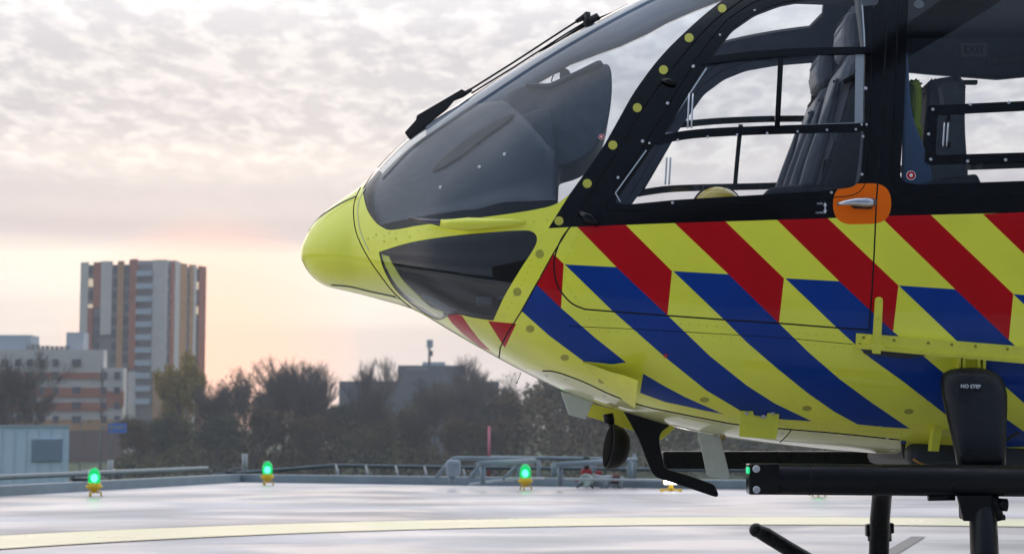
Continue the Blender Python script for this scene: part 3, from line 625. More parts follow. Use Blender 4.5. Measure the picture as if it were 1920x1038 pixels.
# short whip aerial and drain masts
b = MB(); b.tube([hp(977, 698, -.1), hp(973, 708, -.1), hp(969, 717, -.1)], .0014, 8); b.ball(hp(969, 717, -.1), .0035); b.build('whip_aerial', RUB, HELI)
b = MB(); b.plate([hp(*p, .0) for p in [(1051, 733), (1112, 753), (1098, 786), (1066, 777)]], (0, .012, 0), .004); b.build('blade_aerial', WHP, HELI)
b = MB(); b.plate([hp(*p, -.12) for p in [(1308, 809), (1350, 818), (1369, 893), (1365, 898), (1331, 893), (1325, 889)]], (0, .012, 0), .003); b.build('blade_aerial', WHP, HELI)
b = MB(); b.lathe(hp(1355, 814, -.14), [(.034, -.003), (.034, .003)], 20); b.lathe(hp(1355, 814, -.14), [(.006, -.022), (.012, -.008), (.006, .014)], 10); b.build('aerial_foot', mat('brass', (.35, .26, .10), .4, metal=.8), HELI)
b = MB(); b.plate([hp(*p, .16) for p in [(1104, 755), (1271, 797), (1240, 824), (1184, 806), (1102, 780)]], (0, .02, 0), .003); b.build('keel_plate', YEL2, HELI)
# wire cutter fin
ly = -.05; fin = curve_px([(1167, 768), (1190, 770), (1225, 777), (1258, 789)], 3)+[(1259, 794)]+curve_px([(1252, 800), (1240, 810), (1236, 825), (1240, 848), (1246, 873), (1252, 879)], 3)+[(1290, 890), (1335, 906), (1341, 911), (1347, 926), (1345, 931), (1338, 930), (1285, 912), (1232, 895), (1222, 886), (1212, 862), (1196, 820), (1180, 790)]
MB().plate([hp(*p, ly) for p in fin], (0, .026, 0), .006).build('wire_cutter', MBL, HELI, smooth=False)
# search light hanging in its yoke, its lens turned forward
R3 = quat_to((-.97, -.18, .16)); c0 = hp(1152, 838, .0)
b = MB(); b.lathe(c0, [(.028, -.060), (.060, -.048), (.083, -.022), (.092, .008), (.094, .022), (.088, .026)], 30, R3); sl = b.build('search_light', mat('search_light_housing', (.009, .0085, .008), .5, var=.3, vscale=12, spec=.25), HELI)
b = MB(); b.lathe(c0, [(.086, .0265), (.070, .031), (.03, .034)], 30, R3); b.build('lens', mat('dark_lens', (.006, .006, .007), .9, spec=.05), sl)
b = MB(); b.tube([hp(1143, 786, 0), hp(1148, 800, 0), hp(1151, 812, 0)], [.016, .012, .018], 12); b.tube([hp(1140, 775, 0), hp(1143, 792, 0)], .022, 12); b.build('yoke', MBL, sl)
# small fittings by the front cross tube
b = MB(); b.tube([hp(1693, 815, -.45), hp(1694, 832, -.45)], .011, 12); b.build('drain_fitting', mat('blue_fitting', (.01, .05, .16), .4), HELI)
b = MB(); b.tube([hp(1694, 832, -.45), hp(1693, 846, -.45), hp(1695, 858, -.45)], [.009, .005, .003], 12); b.build('drain_pipe', RUB, HELI)
b = MB(); b.plate([hp(*p, -.55) for p in [(1747, 795), (1778, 797), (1778, 803), (1764, 806), (1758, 846), (1742, 845)]], (0, .05, 0), .003); b.build('tube_bracket', YEL2, HELI)
b = MB()
for k, (x0_, y0_, x1_, y1_, l_) in enumerate([(1700, 858, 1790, 838, -.2), (1712, 838, 1745, 870, -.3), (1722, 835, 1752, 866, -.32), (1732, 832, 1790, 872, -.35), (1690, 845, 1760, 880, -.1)]):
    b.tube([hp(x0_, y0_, l_), hp((x0_+x1_)/2, (y0_+y1_)/2+6, l_), hp(x1_, y1_, l_)], .010 if k else .022, 10)
b.build('hydraulic_hose', RUB, HELI)
b = MB(); b.tube([hp(1712, 860, -.5), hp(1725, 868, -.5), hp(1738, 872, -.5)], .004, 8); b.build('grounding_wire', mat('orange_wire', (.5, .22, .02), .6), HELI)
b = MB(); b.box(hp(1790, 850, .0), (.55, .9, .10), bevel=.03); b.build('cross_tube_housing', DGR, HELI)
b = MB(); b.tube([hp(1886, 826, -.6), hp(1900, 815, -.6), hp(1912, 812, -.6)], .006, 8); b.build('cable', RUB, HELI)
for k in range(40):
    pass
# ------------------------------------------------------------------ landing gear
def mir(p): return Vector((p[0], -p[1], p[2]))
near = [hp(1822, 830, -.35), hp(1823, 845, -.62), hp(1826, 870, -.86), hp(1836, 915, -.99), hp(1843, 960, -1.06), hp(1846, 1038, -1.13), hp(1847, 1090, -1.16)]
rr = [.042, .042, .042, .045, .046, .047, .048]
far = [hp(1676, 850, .40), hp(1668, 866, .66), hp(1660, 892, .86), hp(1654, 925, .99), hp(1650, 970, 1.06), hp(1648, 1038, 1.13), hp(1648, 1066, 1.16)]
path = near[::-1]+[Vector(((near[0].x+far[0].x)/2, 0, near[0].z+.01))]+far
gear = MB().tube(path, rr[::-1]+[.042]+rr, 24).build('cross_tube', MBL, HELI)
gx = near[-1].x
path2 = [Vector((p.x+1.35, p.y, p.z)) for p in path]; MB().tube(path2, rr[::-1]+[.042]+rr, 20).build('cross_tube', MBL, HELI)
def skid_pts(s):
    f = [(1418, 993), (1436, 1002), (1475, 1026), (1520, 1052), (1570, 1070), (1630, 1077)]
    P = [hp(x, y, 1.16) for x, y in f]; P = [Vector((p.x, 1.16*s, p.z)) for p in P]; z = P[-1].z
    return P+[Vector((P[-1].x+k, 1.16*s, z)) for k in (.4, 1.4, 2.4)], z
for s in (-1, 1):
    P, zsk = skid_pts(s); o = MB().tube(P, [.030]+[.036]*(len(P)-1), 20).build('skid', MBL, HELI); MB().ball(P[0], .0335).build('end_cap', MBL, o)
    b = MB(); e = path[0] if s < 0 else path[-1]
    b.tube([Vector((e.x-.13, e.y, zsk)), Vector((e.x-.06, e.y, zsk+.03)), Vector((e.x+.06, e.y, zsk+.03)), Vector((e.x+.13, e.y, zsk))], [.040, .052, .052, .040], 18)
    b.tube([Vector((e.x, e.y, zsk+.01)), Vector((e.x, e.y-.015*s, zsk+.08))], [.06, .053], 18); b.build('skid_saddle', MBL, o)
# boarding steps: flat-sided tubes outboard of the cross tubes
ly = -1.06; a = hp(1406, 897, ly); z1 = hp(1920, 901, ly); dirv = (z1-a).normalized()
def step_tube(s):
    P = [a, a+dirv*.012, a+dirv*.12, a+dirv*1.9]; P = [Vector((p.x, p.y*-s, p.z)) for p in P]
    o = MB().tube(P, [(.048, .050), (.0515, .0535), (.0515, .0535), (.0515, .0535)], 28).build('boarding_step', MBL, HELI)
    b = MB(); c_ = Vector((a.x+.045, a.y*-s+.046*s, a.z)); b.box(c_, (.10, .018, .104), bevel=.005); b.box(Vector((a.x-.002, a.y*-s, a.z)), (.012, .1, .104), bevel=.004); b.build('end_plate', BLK, o)
    for dz in (.035, -.035): MB().lathe(Vector((a.x+.016, c_.y+.008*s*1.0, a.z+dz)), [(.0125, 0), (.0125, .005), (.008, .006), (.005, .003)], 18, quat_to((0, s, 0))).build('bolt', STL, o)
    b = MB(); q = P[0]+dirv*.20; 
    for q, w_ in ((.20, .006), (1.17*.9, .006)): b.tube([P[0]+dirv*q, P[0]+dirv*(q+w_)], (.0528, .0548), 28); b.build('joint_ring', MBL, o); b = MB()
    b.bm.free(); return o, P
stp, SP = step_tube(-1)
MB().box(Vector((a.x-.0085, a.y-.02, a.z+.030)), (.008, .06, .022), bevel=.003).build('position_light', mat('green_position_light', (.0, .4, .15), .3, emis=(.02, 1, .35), estr=.6), stp)
far_step = MB().box((hp(1242, 861, .95)+hp(2100, 863, .95))/2, ((hp(2100, 861, .95)-hp(1242, 861, .95)).length, .10, sz(33, .95)), bevel=.008).build('boarding_step', MBL, HELI)
# clamps joining step and cross tube
b = MB(); cz = hp(1835, 950, -1.03); b.box(cz, (.125, .07, .085), bevel=.01); b.plate([hp(*p, -1.09) for p in [(1794, 928), (1860, 928), (1852, 975), (1806, 976)]], (0, .02, 0), .004)
b.tube([hp(1872, 945, -1.06), hp(1888, 946, -1.06)], .022, 14); b.tube([hp(1868, 970, -1.06), hp(1884, 969, -1.06)], .010, 10); b.tube([hp(1860, 930, -1.06), hp(1872, 975, -1.06)], .022, 10)
b.build('step_clamp', MBL, HELI)
b = MB(); b.tube([hp(1740, 932, -1.06), hp(1790, 931, -1.06)], .012, 10); b.build('step_fitting', MBL, HELI)
b = MB(); p = hp(1649, 985, 1.12); b.tube([p, p+Vector((0, 0, -.07))], .056, 18); b.box(p+Vector((.05, 0, -.01)), (.03, .05, .05), bevel=.008); b.box(p+Vector((-.05, 0, -.02)), (.03, .05, .06), bevel=.008); b.build('leg_clamp', MBL, HELI)
# fairing over the near leg
def fairing(s):
    rows = [(689, 1800, 1836), (692, 1782, 1852), (698, 1770, 1866), (706, 1765, 1876), (718, 1763, 1883), (740, 1766, 1888), (770, 1773, 1888), (810, 1782, 1886), (850, 1791, 1885), (880, 1796, 1885)]
    bm = bmesh.new(); rings = []
    for y, l, r_ in rows:
        yy = -.80-.17*min(1, (y-690)/150); A, B = hp(l, y, yy), hp(r_, y, yy); cx = (A.x+B.x)/2; hw = (B.x-A.x)/2; th = .045 if y > 700 else .02+.025*(y-690)/10
        ring = []
        for k in range(28):
            t = 2*math.pi*k/28; c_, s_ = math.cos(t), math.sin(t)
            ring.append(bm.verts.new((cx+hw*math.copysign(abs(c_)**.75, c_), -s*(yy+th*math.copysign(abs(s_)**.8, s_)), A.z)))
        rings.append(ring)
    for R0, R1 in zip(rings, rings[1:]):
        for k in range(28): f = bm.faces.new((R0[k], R0[(k+1) % 28], R1[(k+1) % 28], R1[k])); f.smooth = True
    bm.faces.new(rings[0]); bm.faces.new(rings[-1]); bmesh.ops.recalc_face_normals(bm, faces=bm.faces[:])
    me = bpy.data.meshes.new('leg_fairing'); bm.to_mesh(me); bm.free(); me.materials.append(MBL); return link(bpy.data.objects.new('leg_fairing', me), HELI)
lf = fairing(-1); fairing(1)
pt = hp(1820, 724, -.90); text_mesh('no_step_lettering', 'NO STEP', sz(9.2, -.9)*1.02, WHT, lf, pt, (1, 0, .0-.03), (0, .0, 1), .0006, bold=.0003)
# ------------------------------------------------------------------ wiper
ly = -.12
wip = MB(); wip.tube([hp(1098, 30, ly), hp(1060, 54, ly), hp(960, 119, ly), hp(882, 168, ly)], .0042, 8); wip.tube([hp(1104, 38, ly-.02), hp(1064, 62, ly-.02), hp(962, 127, ly-.02), hp(884, 175, ly-.02)], .0036, 8)
wiper = wip.build('wiper', RUB, HELI)
b = MB(); b.tube([hp(1080, 41, ly), hp(1094, 33, ly), hp(1103, 27, ly)], [.008, .012, .015], 10); b.tube([hp(1101, 24, ly-.03), hp(1103, 50, ly-.03)], .013, 10); b.tube([hp(1096, 45, ly), hp(1118, 34, ly)], .018, 8)
b.tube([hp(1115, 28, ly), hp(1122, 38, ly)], .012, 8); b.tube([hp(1118, 40, ly), hp(1150, 25, ly), hp(1178, 9, ly)], [.012, .007, .003], 8); b.tube([hp(1096, 48, ly), hp(1050, 76, ly), hp(1010, 98, ly)], [.008, .005, .002], 8); b.build('wiper_motor', RUB, wiper)
b = MB(); b.tube([hp(884, 168, ly), hp(866, 179, ly), hp(850, 186, ly)], [.008, .010, .008], 8)
b.plate([hp(*p, ly) for p in [(759, 249), (780, 226), (782, 217), (866, 168), (877, 174), (852, 188), (838, 205), (802, 233), (767, 261)]], (0, .022, 0), .003); b.build('wiper_blade', RUB, wiper)

# ------------------------------------------------------------------ cockpit and cabin
def slab(name, px, ly, thick, m, parent=HELI, bevel=.012): return MB().plate([hp(x, y, ly) for x, y in px], (0, thick, 0), bevel).build(name, m, parent)
fl = hp(1400, 470, 0).z
ip = slab('instrument_pod', curve_px([(952, 192), (985, 180), (1000, 184), (1030, 183), (1080, 161), (1126, 143), (1141, 150), (1144, 178), (1143, 205), (1138, 240), (1126, 275), (1108, 303), (1082, 320), (1048, 330)], 3)+[(1046, 372), (1000, 372), (975, 300), (958, 240)], 0., .50, GRY)
slab('pod_hood', [(985, 180), (1030, 181), (1080, 158), (1120, 138), (1128, 142), (1126, 150), (1082, 168), (1033, 190), (990, 188)], 0., .56, DGR, ip)
slab('map_pocket', [(955, 224), (1030, 200), (1041, 290), (1043, 325), (985, 330), (962, 280)], -.285, .02, GRY, ip, .004); slab('pocket_label', [(966, 290), (1040, 282), (1042, 293), (969, 303)], -.30, .004, mat('grey_label', (.20, .22, .24), .5), ip, .0)
def inner_solid(name, st, m, k=.80, wmax=.40, parent=HELI, taper=.75):
    """solid inside the nose: stations (px, y top, y bottom); its width follows the body, rounded on top"""
    bm = bmesh.new(); rings = []
    for px, yt, yb in st:
        P, Q = hp(px, yt, 0), hp(px, yb, 0); w_ = min(wmax, k*float(prof(X2S(P.x))[2])); h = P.z-Q.z
        rings.append([bm.verts.new((P.x, w_*a_, Q.z+h*b_)) for a_, b_ in ((-.8, 0), (-1, .3), (-1, .62), (-.86, .86), (-.55, .97), (0, 1), (.55, .97), (.86, .86), (1, .62), (1, .3), (.8, 0))])
    for A_, B_ in zip(rings, rings[1:]):
        for q in range(len(A_)): f = bm.faces.new((A_[q], A_[(q+1) % len(A_)], B_[(q+1) % len(A_)], B_[q])); f.smooth = True
    bm.faces.new(rings[0]); bm.faces.new(rings[-1]); bmesh.ops.recalc_face_normals(bm, faces=bm.faces[:])
    me = bpy.data.meshes.new(name); bm.to_mesh(me); bm.free(); me.materials.append(m); return link(bpy.data.objects.new(name, me), parent)
GSM = mat('glareshield_grey', (.024, .034, .050), .4, var=.15, vscale=6)
inner_solid('nose_bulkhead', [(716, 440, 545), (735, 440, 560), (780, 430, 574), (850, 420, 612), (930, 415, 655), (1010, 400, 690), (1060, 380, 700)], RUB, .62, .26)
def inner_skin(name, st, m, inset, parent=HELI):
    """solid that follows the body surface inset metres inside it, cut off above y top and below y bottom"""
    bm = bmesh.new(); rings = []; Ts = np.linspace(0, 2.3, 22)
    xs = np.arange(st[0][0], st[-1][0]+.1, 8.)
    for px in xs:
        yt = np.interp(px, [a_[0] for a_ in st], [a_[1] for a_ in st]); yb = np.interp(px, [a_[0] for a_ in st], [a_[2] for a_ in st])
        Sx = X2S(hp(px, 300, 0).x); S_ = np.full(len(Ts), Sx); P = surf(S_, Ts); N_ = normals(P, S_, Ts); N_[:, 0] = 0; N_ /= np.linalg.norm(N_, axis=1, keepdims=True); P = P-N_*inset
        P[:, 1] = np.minimum(P[:, 1], 0); zt_, zb_ = hp(px, yt, 0).z, hp(px, yb, 0).z; P[:, 2] = np.clip(P[:, 2], zb_, max(zt_, zb_+.01))
        ring = [(P[0, 0], p_[1], p_[2]) for p_ in P]; ring = ring+[(q[0], -q[1], q[2]) for q in ring[::-1]]; rings.append([bm.verts.new(q) for q in ring])
    for A_, B_ in zip(rings, rings[1:]):
        for q in range(len(A_)): f = bm.faces.new((A_[q], A_[(q+1) % len(A_)], B_[(q+1) % len(A_)], B_[q])); f.smooth = True
    bm.faces.new(rings[0]); bm.faces.new(rings[-1]); bmesh.ops.remove_doubles(bm, verts=bm.verts[:], dist=1e-5); bmesh.ops.recalc_face_normals(bm, faces=bm.faces[:])
    me = bpy.data.meshes.new(name); bm.to_mesh(me); bm.free(); me.materials.append(m); return link(bpy.data.objects.new(name, me), parent)
inner_solid('windshield_beam', [(800, 233, 300), (880, 184, 256), (950, 138, 196), (1010, 103, 156), (1071, 68, 121), (1125, 41, 101), (1164, 22, 87), (1214, -6, 64), (1252, -24, 43), (1300, -44, 22), (1380, -72, -8)], mat('beam_grey', (.36, .40, .46), .25, coat=.7), 1., .035)
inner_skin('glareshield', [(706, 150, 440), (880, 150, 425), (905, 212, 425), (950, 216, 415), (990, 262, 415), (1048, 340, 415)], GSM, .045)
trim('dark_slot', curve_px([(800, 314), (815, 294), (850, 264), (900, 228), (950, 205), (952, 210), (905, 245), (860, 280), (825, 303), (808, 311)], 3), -.035, .004, RUB, HELI, step=5)
trim('window_lip', curve_px([(712, 476), (722, 504), (743, 540), (774, 569), (806, 591), (826, 597), (828, 588), (806, 580), (782, 558), (754, 530), (735, 500), (726, 480)], 3), -.012, .004, YEL, HELI, step=5)
slab('chin_plate', curve_px([(786, 530), (800, 512), (818, 504)], 4)+[(880, 535), (945, 567), (940, 612), (870, 602), (820, 580), (792, 556)], -.22, .03, mat('chin_plate_grey', (.42, .46, .50), .5), HELI, .004)  # grey plate inside the chin window
slab('compass', [(1050, 131), (1058, 128), (1069, 134), (1071, 150), (1068, 163), (1054, 165), (1049, 150)], 0., .05, DGR)
MB().tube([hp(x, y, 0) for x, y in [(1051, 134), (1038, 139), (1034, 152), (1042, 163), (1052, 165)]], .003, 6).build('compass_cable', RUB, HELI)
MB().box(Vector((1.2, 0, fl-.35)), (2.6, 1.20, .06), bevel=.01).build('cabin_floor', DGR, HELI)
b = MB(); b.box(Vector((.0, 0, fl-.22)), (.7, .36, .3), bevel=.04); b.build('centre_console', DGR, HELI)
for yy in (-.36,):
    p_ = hp(908, 565, yy); b = MB(); b.box(p_, (sz(30, yy), .05, sz(16, yy)), bevel=.006); b.tube([p_+Vector((.05, 0, .01)), p_+Vector((.13, 0, .03))], .006, 8); b.build('rudder_pedal', GRY, HELI)
def seat(ys, lab=None):
    def sp(nm, pts, th, m, bev, dy=0.):
        o = slab(nm, pts, -.33, th, m, HELI, bev); o.location.y = ys+.33+dy; return o
    sp('seat_backrest', curve_px([(1500, 366), (1516, 310), (1540, 236), (1557, 172), (1571, 130), (1586, 119), (1600, 123), (1607, 145), (1608, 240), (1601, 330), (1592, 372)], 3), .36, FAB, .03)
    sp('seat_shell', curve_px([(1520, 372), (1540, 310), (1562, 240), (1580, 176), (1596, 128), (1608, 124), (1616, 150), (1616, 250), (1608, 372)], 3), .40, FABD, .02)
    for sgn in (-1, 1): sp('side_bolster', curve_px([(1484, 366), (1497, 318), (1520, 252), (1540, 200), (1552, 168), (1560, 180), (1548, 240), (1528, 310), (1512, 366)], 3), .05, GRY, .018, sgn*.19)
    sp('headrest', curve_px([(1572, 54), (1580, 38), (1596, 36), (1603, 52), (1602, 100), (1592, 112), (1576, 108), (1569, 84)], 3), .24, FAB, .025)
    sp('headrest_post', [(1586, 108), (1598, 108), (1598, 128), (1588, 128)], .10, DGR, .004)
    sp('seat_cushion', [(1420, 376), (1432, 364), (1490, 358), (1570, 364), (1570, 395), (1425, 398)], .42, FABD, .02)
    b = MB(); b.box(Vector((hp(1510, 420, 0).x, ys, fl-.2)), (.3, .3, .3), bevel=.02); b.build('seat_frame', DGR, HELI)
    b = MB()
    for sgn in (-1, 1): b.tube([hp(1590, 60, 0)+Vector((0, ys+sgn*.07, 0)), hp(1576, 150, 0)+Vector((-.02, ys+sgn*.09, 0)), hp(1535, 270, 0)+Vector((-.03, ys+sgn*.10, 0)), hp(1500, 360, 0)+Vector((-.02, ys+sgn*.12, 0))], (.02, .004), 8)
    b.build('seat_belt', mat('seat_belt_webbing', (.10, .10, .11), .8), HELI)
seat(-.33); seat(.33)
for pts_ in ([(1554, 214), (1560, 184), (1568, 160), (1572, 162), (1568, 190), (1560, 216)], [(1540, 262), (1548, 236), (1553, 238), (1546, 266)], [(1580, 150), (1600, 140), (1602, 148), (1584, 158)]): slab('harness_slot', pts_, -.525, .02, RUB, HELI, .003)
slab('yellow_strap', curve_px([(1600, 262), (1607, 258), (1609, 290), (1606, 330), (1598, 350), (1598, 310)], 3), -.50, .02, HEL, HELI, .003)
slab('seat_side_pocket', [(1545, 300), (1590, 290), (1592, 345), (1540, 352)], -.52, .015, FABD, HELI, .004)
slab('seat_label', [(1560, 232), (1584, 228), (1586, 262), (1562, 266)], -.518, .006, GRY, HELI, .001)
# frame behind the pilots with the overhead panel
for s in (-1, 1):
    slab('cabin_pillar', curve_px([(1600, -30), (1640, -40), (1646, 20), (1640, 100), (1638, 180), (1628, 300), (1620, 400), (1598, 400), (1612, 300), (1620, 190), (1618, 120), (1612, 60)], 3), .60*s, .08, GRY, HELI, .015)
slab('overhead_panel', [(1440, -50), (1490, -10), (1640, -5), (1900, 0), (2100, -5), (2100, -90), (1600, -90)], 0, .34, DGR)
slab('cabin_ceiling', [(1640, 20), (2100, 20), (2100, 10), (1640, 10)], 0, 1.1, LIN, HELI, .002)
b = MB()
for k in range(3): b.tube([hp(1360+k*26, 40-k*16, .1), hp(1375+k*26, 28-k*16, .1), hp(1395+k*26, 20-k*16, .1), hp(1400+k*26, 12-k*16, .1)], .003, 6)
b.build('grab_wire', RUB, HELI)
slab('head_liner_beam', [(1640, 20), (2100, 14), (2100, 128), (1870, 150), (1740, 140), (1640, 130)], .52, .03, LIN, HELI, .006)
pe = hp(1826, 94, .50); MB().box(pe, (sz(50, .5), .004, sz(26, .5)), bevel=.001).build('exit_sign_board', mat('exit_board', (.26, .29, .34), .5), HELI)
text_mesh('exit_sign_lettering', 'EXIT', sz(19, .5), mat('exit_lettering', (.03, .035, .045), .5), HELI, pe+Vector((0, -.004, 0)), (1, 0, 0), (0, 0, 1), .001, bold=.0008)
MB().box(hp(1832, 68, .5), (sz(24, .5), .012, sz(11, .5)), bevel=.002).build('exit_light', GRY, HELI)
MB().box(hp(1890, 114, .5), (sz(80, .5), .012, sz(14, .5)), bevel=.002).build('lining_label', GRY, HELI)
MB().tube([hp(1786, 42, .35), hp(1912, 52, .35)], .012, 8).build('ceiling_lamp', GRY, HELI)
MB().box(hp(1812, 155, .5), (sz(40, .5), .03, sz(8, .5)), bevel=.003).build('liner_grip', DGR, HELI)
# medic's seat in the cabin with a jacket hung beside it
cs = slab('cabin_seat', curve_px([(1722, 178), (1732, 166), (1770, 160), (1786, 168), (1791, 190), (1790, 250), (1796, 345)], 3)+[(1796, 440), (1700, 440), (1712, 300)], .15, .42, GRY, HELI, .03)
slab('seat_belt', [(1757, 164), (1766, 164), (1772, 210), (1764, 210)], -.075, .006, FAB, cs, .001)
slab('high_visibility_jacket', curve_px([(1706, 156), (1720, 155), (1727, 180), (1724, 230), (1716, 262), (1708, 240), (1704, 200)], 3), -.25, .10, mat('jacket_yellow', (.40, .55, .03), .8), HELI, .03)
slab('blue_curtain', curve_px([(1696, 90), (1702, 110), (1706, 180), (1714, 230), (1740, 300), (1744, 345), (1690, 350)], 3), -.45, .03, mat('blue_lining', (.08, .16, .30), .8), HELI, .01)
slab('cabin_bulkhead', [(1618, -20), (1630, -20), (1630, 420), (1600, 420)], 0, 1.2, LIN, HELI, .005)
slab('stretcher', [(1700, 372), (1740, 352), (1800, 345), (1812, 372), (2090, 368), (2090, 400), (1700, 404)], .15, .6, DGR)
MB().box(Vector((hp(2330, 300, 0).x, 0, 1.6)), (.05, 1.15, 1.5)).build('rear_bulkhead', LIN, HELI)
# helmet on the far seat
hc = hp(1345, 392, .25); b = MB(); b.ball(hc, (sz(46, .25), .13, sz(42, .25)), 28, 16); b.build('flight_helmet', HEL, HELI)
o = bpy.data.objects['flight_helmet']; b = MB(); b.tube([hc+Vector((sz(46, .25)*1.01*math.cos(t), 0, sz(42, .25)*1.03*math.sin(t))) for t in np.linspace(.15, 3.0, 16)], (.006, .012), 8); b.box(hc+Vector((-.01, 0, sz(42, .25))), (.10, .03, .02), bevel=.006); b.build('helmet_visor_track', RUB, o)

# ------------------------------------------------------------------ the rest of the machine beyond the picture: rear body, boom, cowling, rotor
def rear():
    Ts = np.linspace(0, math.pi, 40); P = surf(np.full(40, SMAX), Ts); ring0 = np.concatenate([P, P[::-1][1:-1]*np.array([1, -1, 1])]); xe = ring0[0, 0]
    zs = float(np.interp(SMAX, SD, DEN['zm'])); bm = bmesh.new(); rings = []
    for dx, kx, kz, cz in ((0, 1, 1, 0), (.35, .98, .99, .0), (.8, .88, .92, .06), (1.3, .66, .74, .22), (1.8, .42, .50, .42), (2.2, .27, .30, .56), (2.6, .22, .22, .62), (6.3, .15, .13, .78)):
        rings.append([bm.verts.new((xe+dx, q[1]*kx, zs+(q[2]-zs)*kz+cz)) for q in ring0])
    for A_, B_ in zip(rings, rings[1:]):
        for k in range(len(A_)):
            f = bm.faces.new((A_[k], A_[(k+1) % len(A_)], B_[(k+1) % len(A_)], B_[k])); f.smooth = True; f.material_index = 1 if f.calc_center_median().z > zs+.42 and f.calc_center_median().x < xe+1.9 else 0
    bm.faces.new(rings[-1]); bmesh.ops.recalc_face_normals(bm, faces=bm.faces[:])
    me = bpy.data.meshes.new('tail_boom'); bm.to_mesh(me); bm.free(); me.materials.append(YEL); me.materials.append(BLK); link(bpy.data.objects.new('tail_boom', me), HELI); return xe, zs
XE, ZS = rear()
MB().plate([Vector((XE+5.6, 0, ZS+.7)), Vector((XE+6.9, 0, ZS+.75)), Vector((XE+7.3, 0, ZS+2.1)), Vector((XE+6.8, 0, ZS+2.1))], (0, .14, 0), .03).build('tail_fin', YEL, HELI)
MB().plate([Vector((XE+5.0, -1.3, ZS+.85)), Vector((XE+5.5, -1.3, ZS+.85)), Vector((XE+5.5, 1.3, ZS+.85)), Vector((XE+5.0, 1.3, ZS+.85))], (0, 0, .05), .015).build('tail_plane', YEL, HELI)
b = MB(); b.ball((1.95, 0, 2.62), (1.25, .62, .42), 32, 16, cut=-.25); b.build('engine_cowling', YEL, HELI)
b = MB(); b.tube([Vector((1.75, 0, 2.9)), Vector((1.75, 0, 3.36))], [.16, .10], 20); b.lathe((1.75, 0, 3.34), [(.22, -.05), (.26, 0), (.18, .06)], 24); b.build('rotor_mast', MBL, HELI)
for k in range(4):
    t = k*math.pi/2-math.radians(15); d_ = Vector((math.cos(t), math.sin(t), 0)); n_ = Vector((-d_.y, d_.x, 0)); c_ = Vector((1.75, 0, 3.36))
    MB().plate([c_+d_*.25-n_*.08, c_+d_*.9-n_*.14, c_+d_*5.1-n_*.14, c_+d_*5.1+n_*.14, c_+d_*.9+n_*.14, c_+d_*.25+n_*.08], (0, 0, .03), .008).build('rotor_blade', MBL, HELI)
# ------------------------------------------------------------------ ground, deck, markings
def node_mat(name): m = bpy.data.materials.new(name); m.use_nodes = True; return m, m.node_tree, m.node_tree.nodes['Principled BSDF']
def deck_mat():
    m, nt, b = node_mat('wet_deck_coating'); L = nt.links.new
    tc = nt.nodes.new('ShaderNodeTexCoord')
    def noise(scale, detail, st=(1, 1, 1), dist=0.):
        mp = nt.nodes.new('ShaderNodeMapping'); mp.inputs['Scale'].default_value = st; L(tc.outputs['Object'], mp.inputs[0])
        n = nt.nodes.new('ShaderNodeTexNoise'); n.inputs['Scale'].default_value = scale; n.inputs['Detail'].default_value = detail; n.inputs['Distortion'].default_value = dist; L(mp.outputs[0], n.inputs['Vector']); return n.outputs[0]
    def rng(v, a, b_, c, d):
        r = nt.nodes.new('ShaderNodeMapRange'); L(v, r.inputs[0]); 
        for i, x in enumerate((a, b_, c, d)): r.inputs[i+1].default_value = x
        return r.outputs[0]
    big = noise(.42, 6, (1, 1.5, 1), .4); mx = nt.nodes.new('ShaderNodeMix'); mx.data_type = 'RGBA'
    mx.inputs[6].default_value = (.33, .31, .315, 1); mx.inputs[7].default_value = (.60, .575, .58, 1); L(rng(big, .38, .62, 0, 1), mx.inputs[0]); L(mx.outputs[2], b.inputs['Base Color'])
    r = rng(noise(.55, 7, (1, 1.6, 1), .6), .42, .58, .34, .62); L(r, b.inputs['Roughness'])
    b.inputs['Specular IOR Level'].default_value = .6
    bp = nt.nodes.new('ShaderNodeBump'); bp.inputs['Strength'].default_value = .18; bp.inputs['Distance'].default_value = .004; L(noise(28, 5), bp.inputs['Height'])
    bp2 = nt.nodes.new('ShaderNodeBump'); bp2.inputs['Strength'].default_value = .35; bp2.inputs['Distance'].default_value = .012; L(noise(.9, 3), bp2.inputs['Height']); L(bp.outputs[0], bp2.inputs['Normal']); L(bp2.outputs[0], b.inputs['Normal'])
    return m
DECK = deck_mat()
A0 = ground(0, 928)[:2]; K = ground(432, 903)[:2]; B0 = ground(1400, 916.5)[:2]
dl = (A0-K)/np.linalg.norm(A0-K); dr = (B0-K)/np.linalg.norm(B0-K)
deck_poly = [K, K+dr*32, K+dr*32+dl*34, K+dl*34]
b = MB(); b.plate([Vector((p[0], p[1], -.25)) for p in deck_poly], (0, 0, .5)); tag(b.build('helideck', DECK), kind='structure')
GZ = -6.0
GRASS = mat('grass_ground', (.045, .075, .02), .9, var=.4, vscale=.15); ASPH = mat('asphalt', (.05, .05, .055), .8, var=.2, vscale=1)
tag(mesh_obj('ground', [(-3000, -800, GZ), (3000, -800, GZ), (3000, 3500, GZ), (-3000, 3500, GZ)], [(0, 1, 2, 3)], GRASS), kind='structure')
tag(mesh_obj('road', [(-300, 205, GZ+.01), (300, 215, GZ+.01), (300, 224, GZ+.01), (-300, 214, GZ+.01)], [(0, 1, 2, 3)], ASPH), kind='structure')
tag(mesh_obj('pavement', [(-300, 200.5, GZ+.14), (300, 210.5, GZ+.14), (300, 214.7, GZ+.14), (-300, 204.7, GZ+.14), (-300, 200.5, GZ), (300, 210.5, GZ), (300, 214.7, GZ), (-300, 204.7, GZ)], [(0, 1, 2, 3), (0, 4, 5, 1), (3, 2, 6, 7)], mat('paving', (.22, .21, .20), .8, var=.2, vscale=1)), kind='structure')
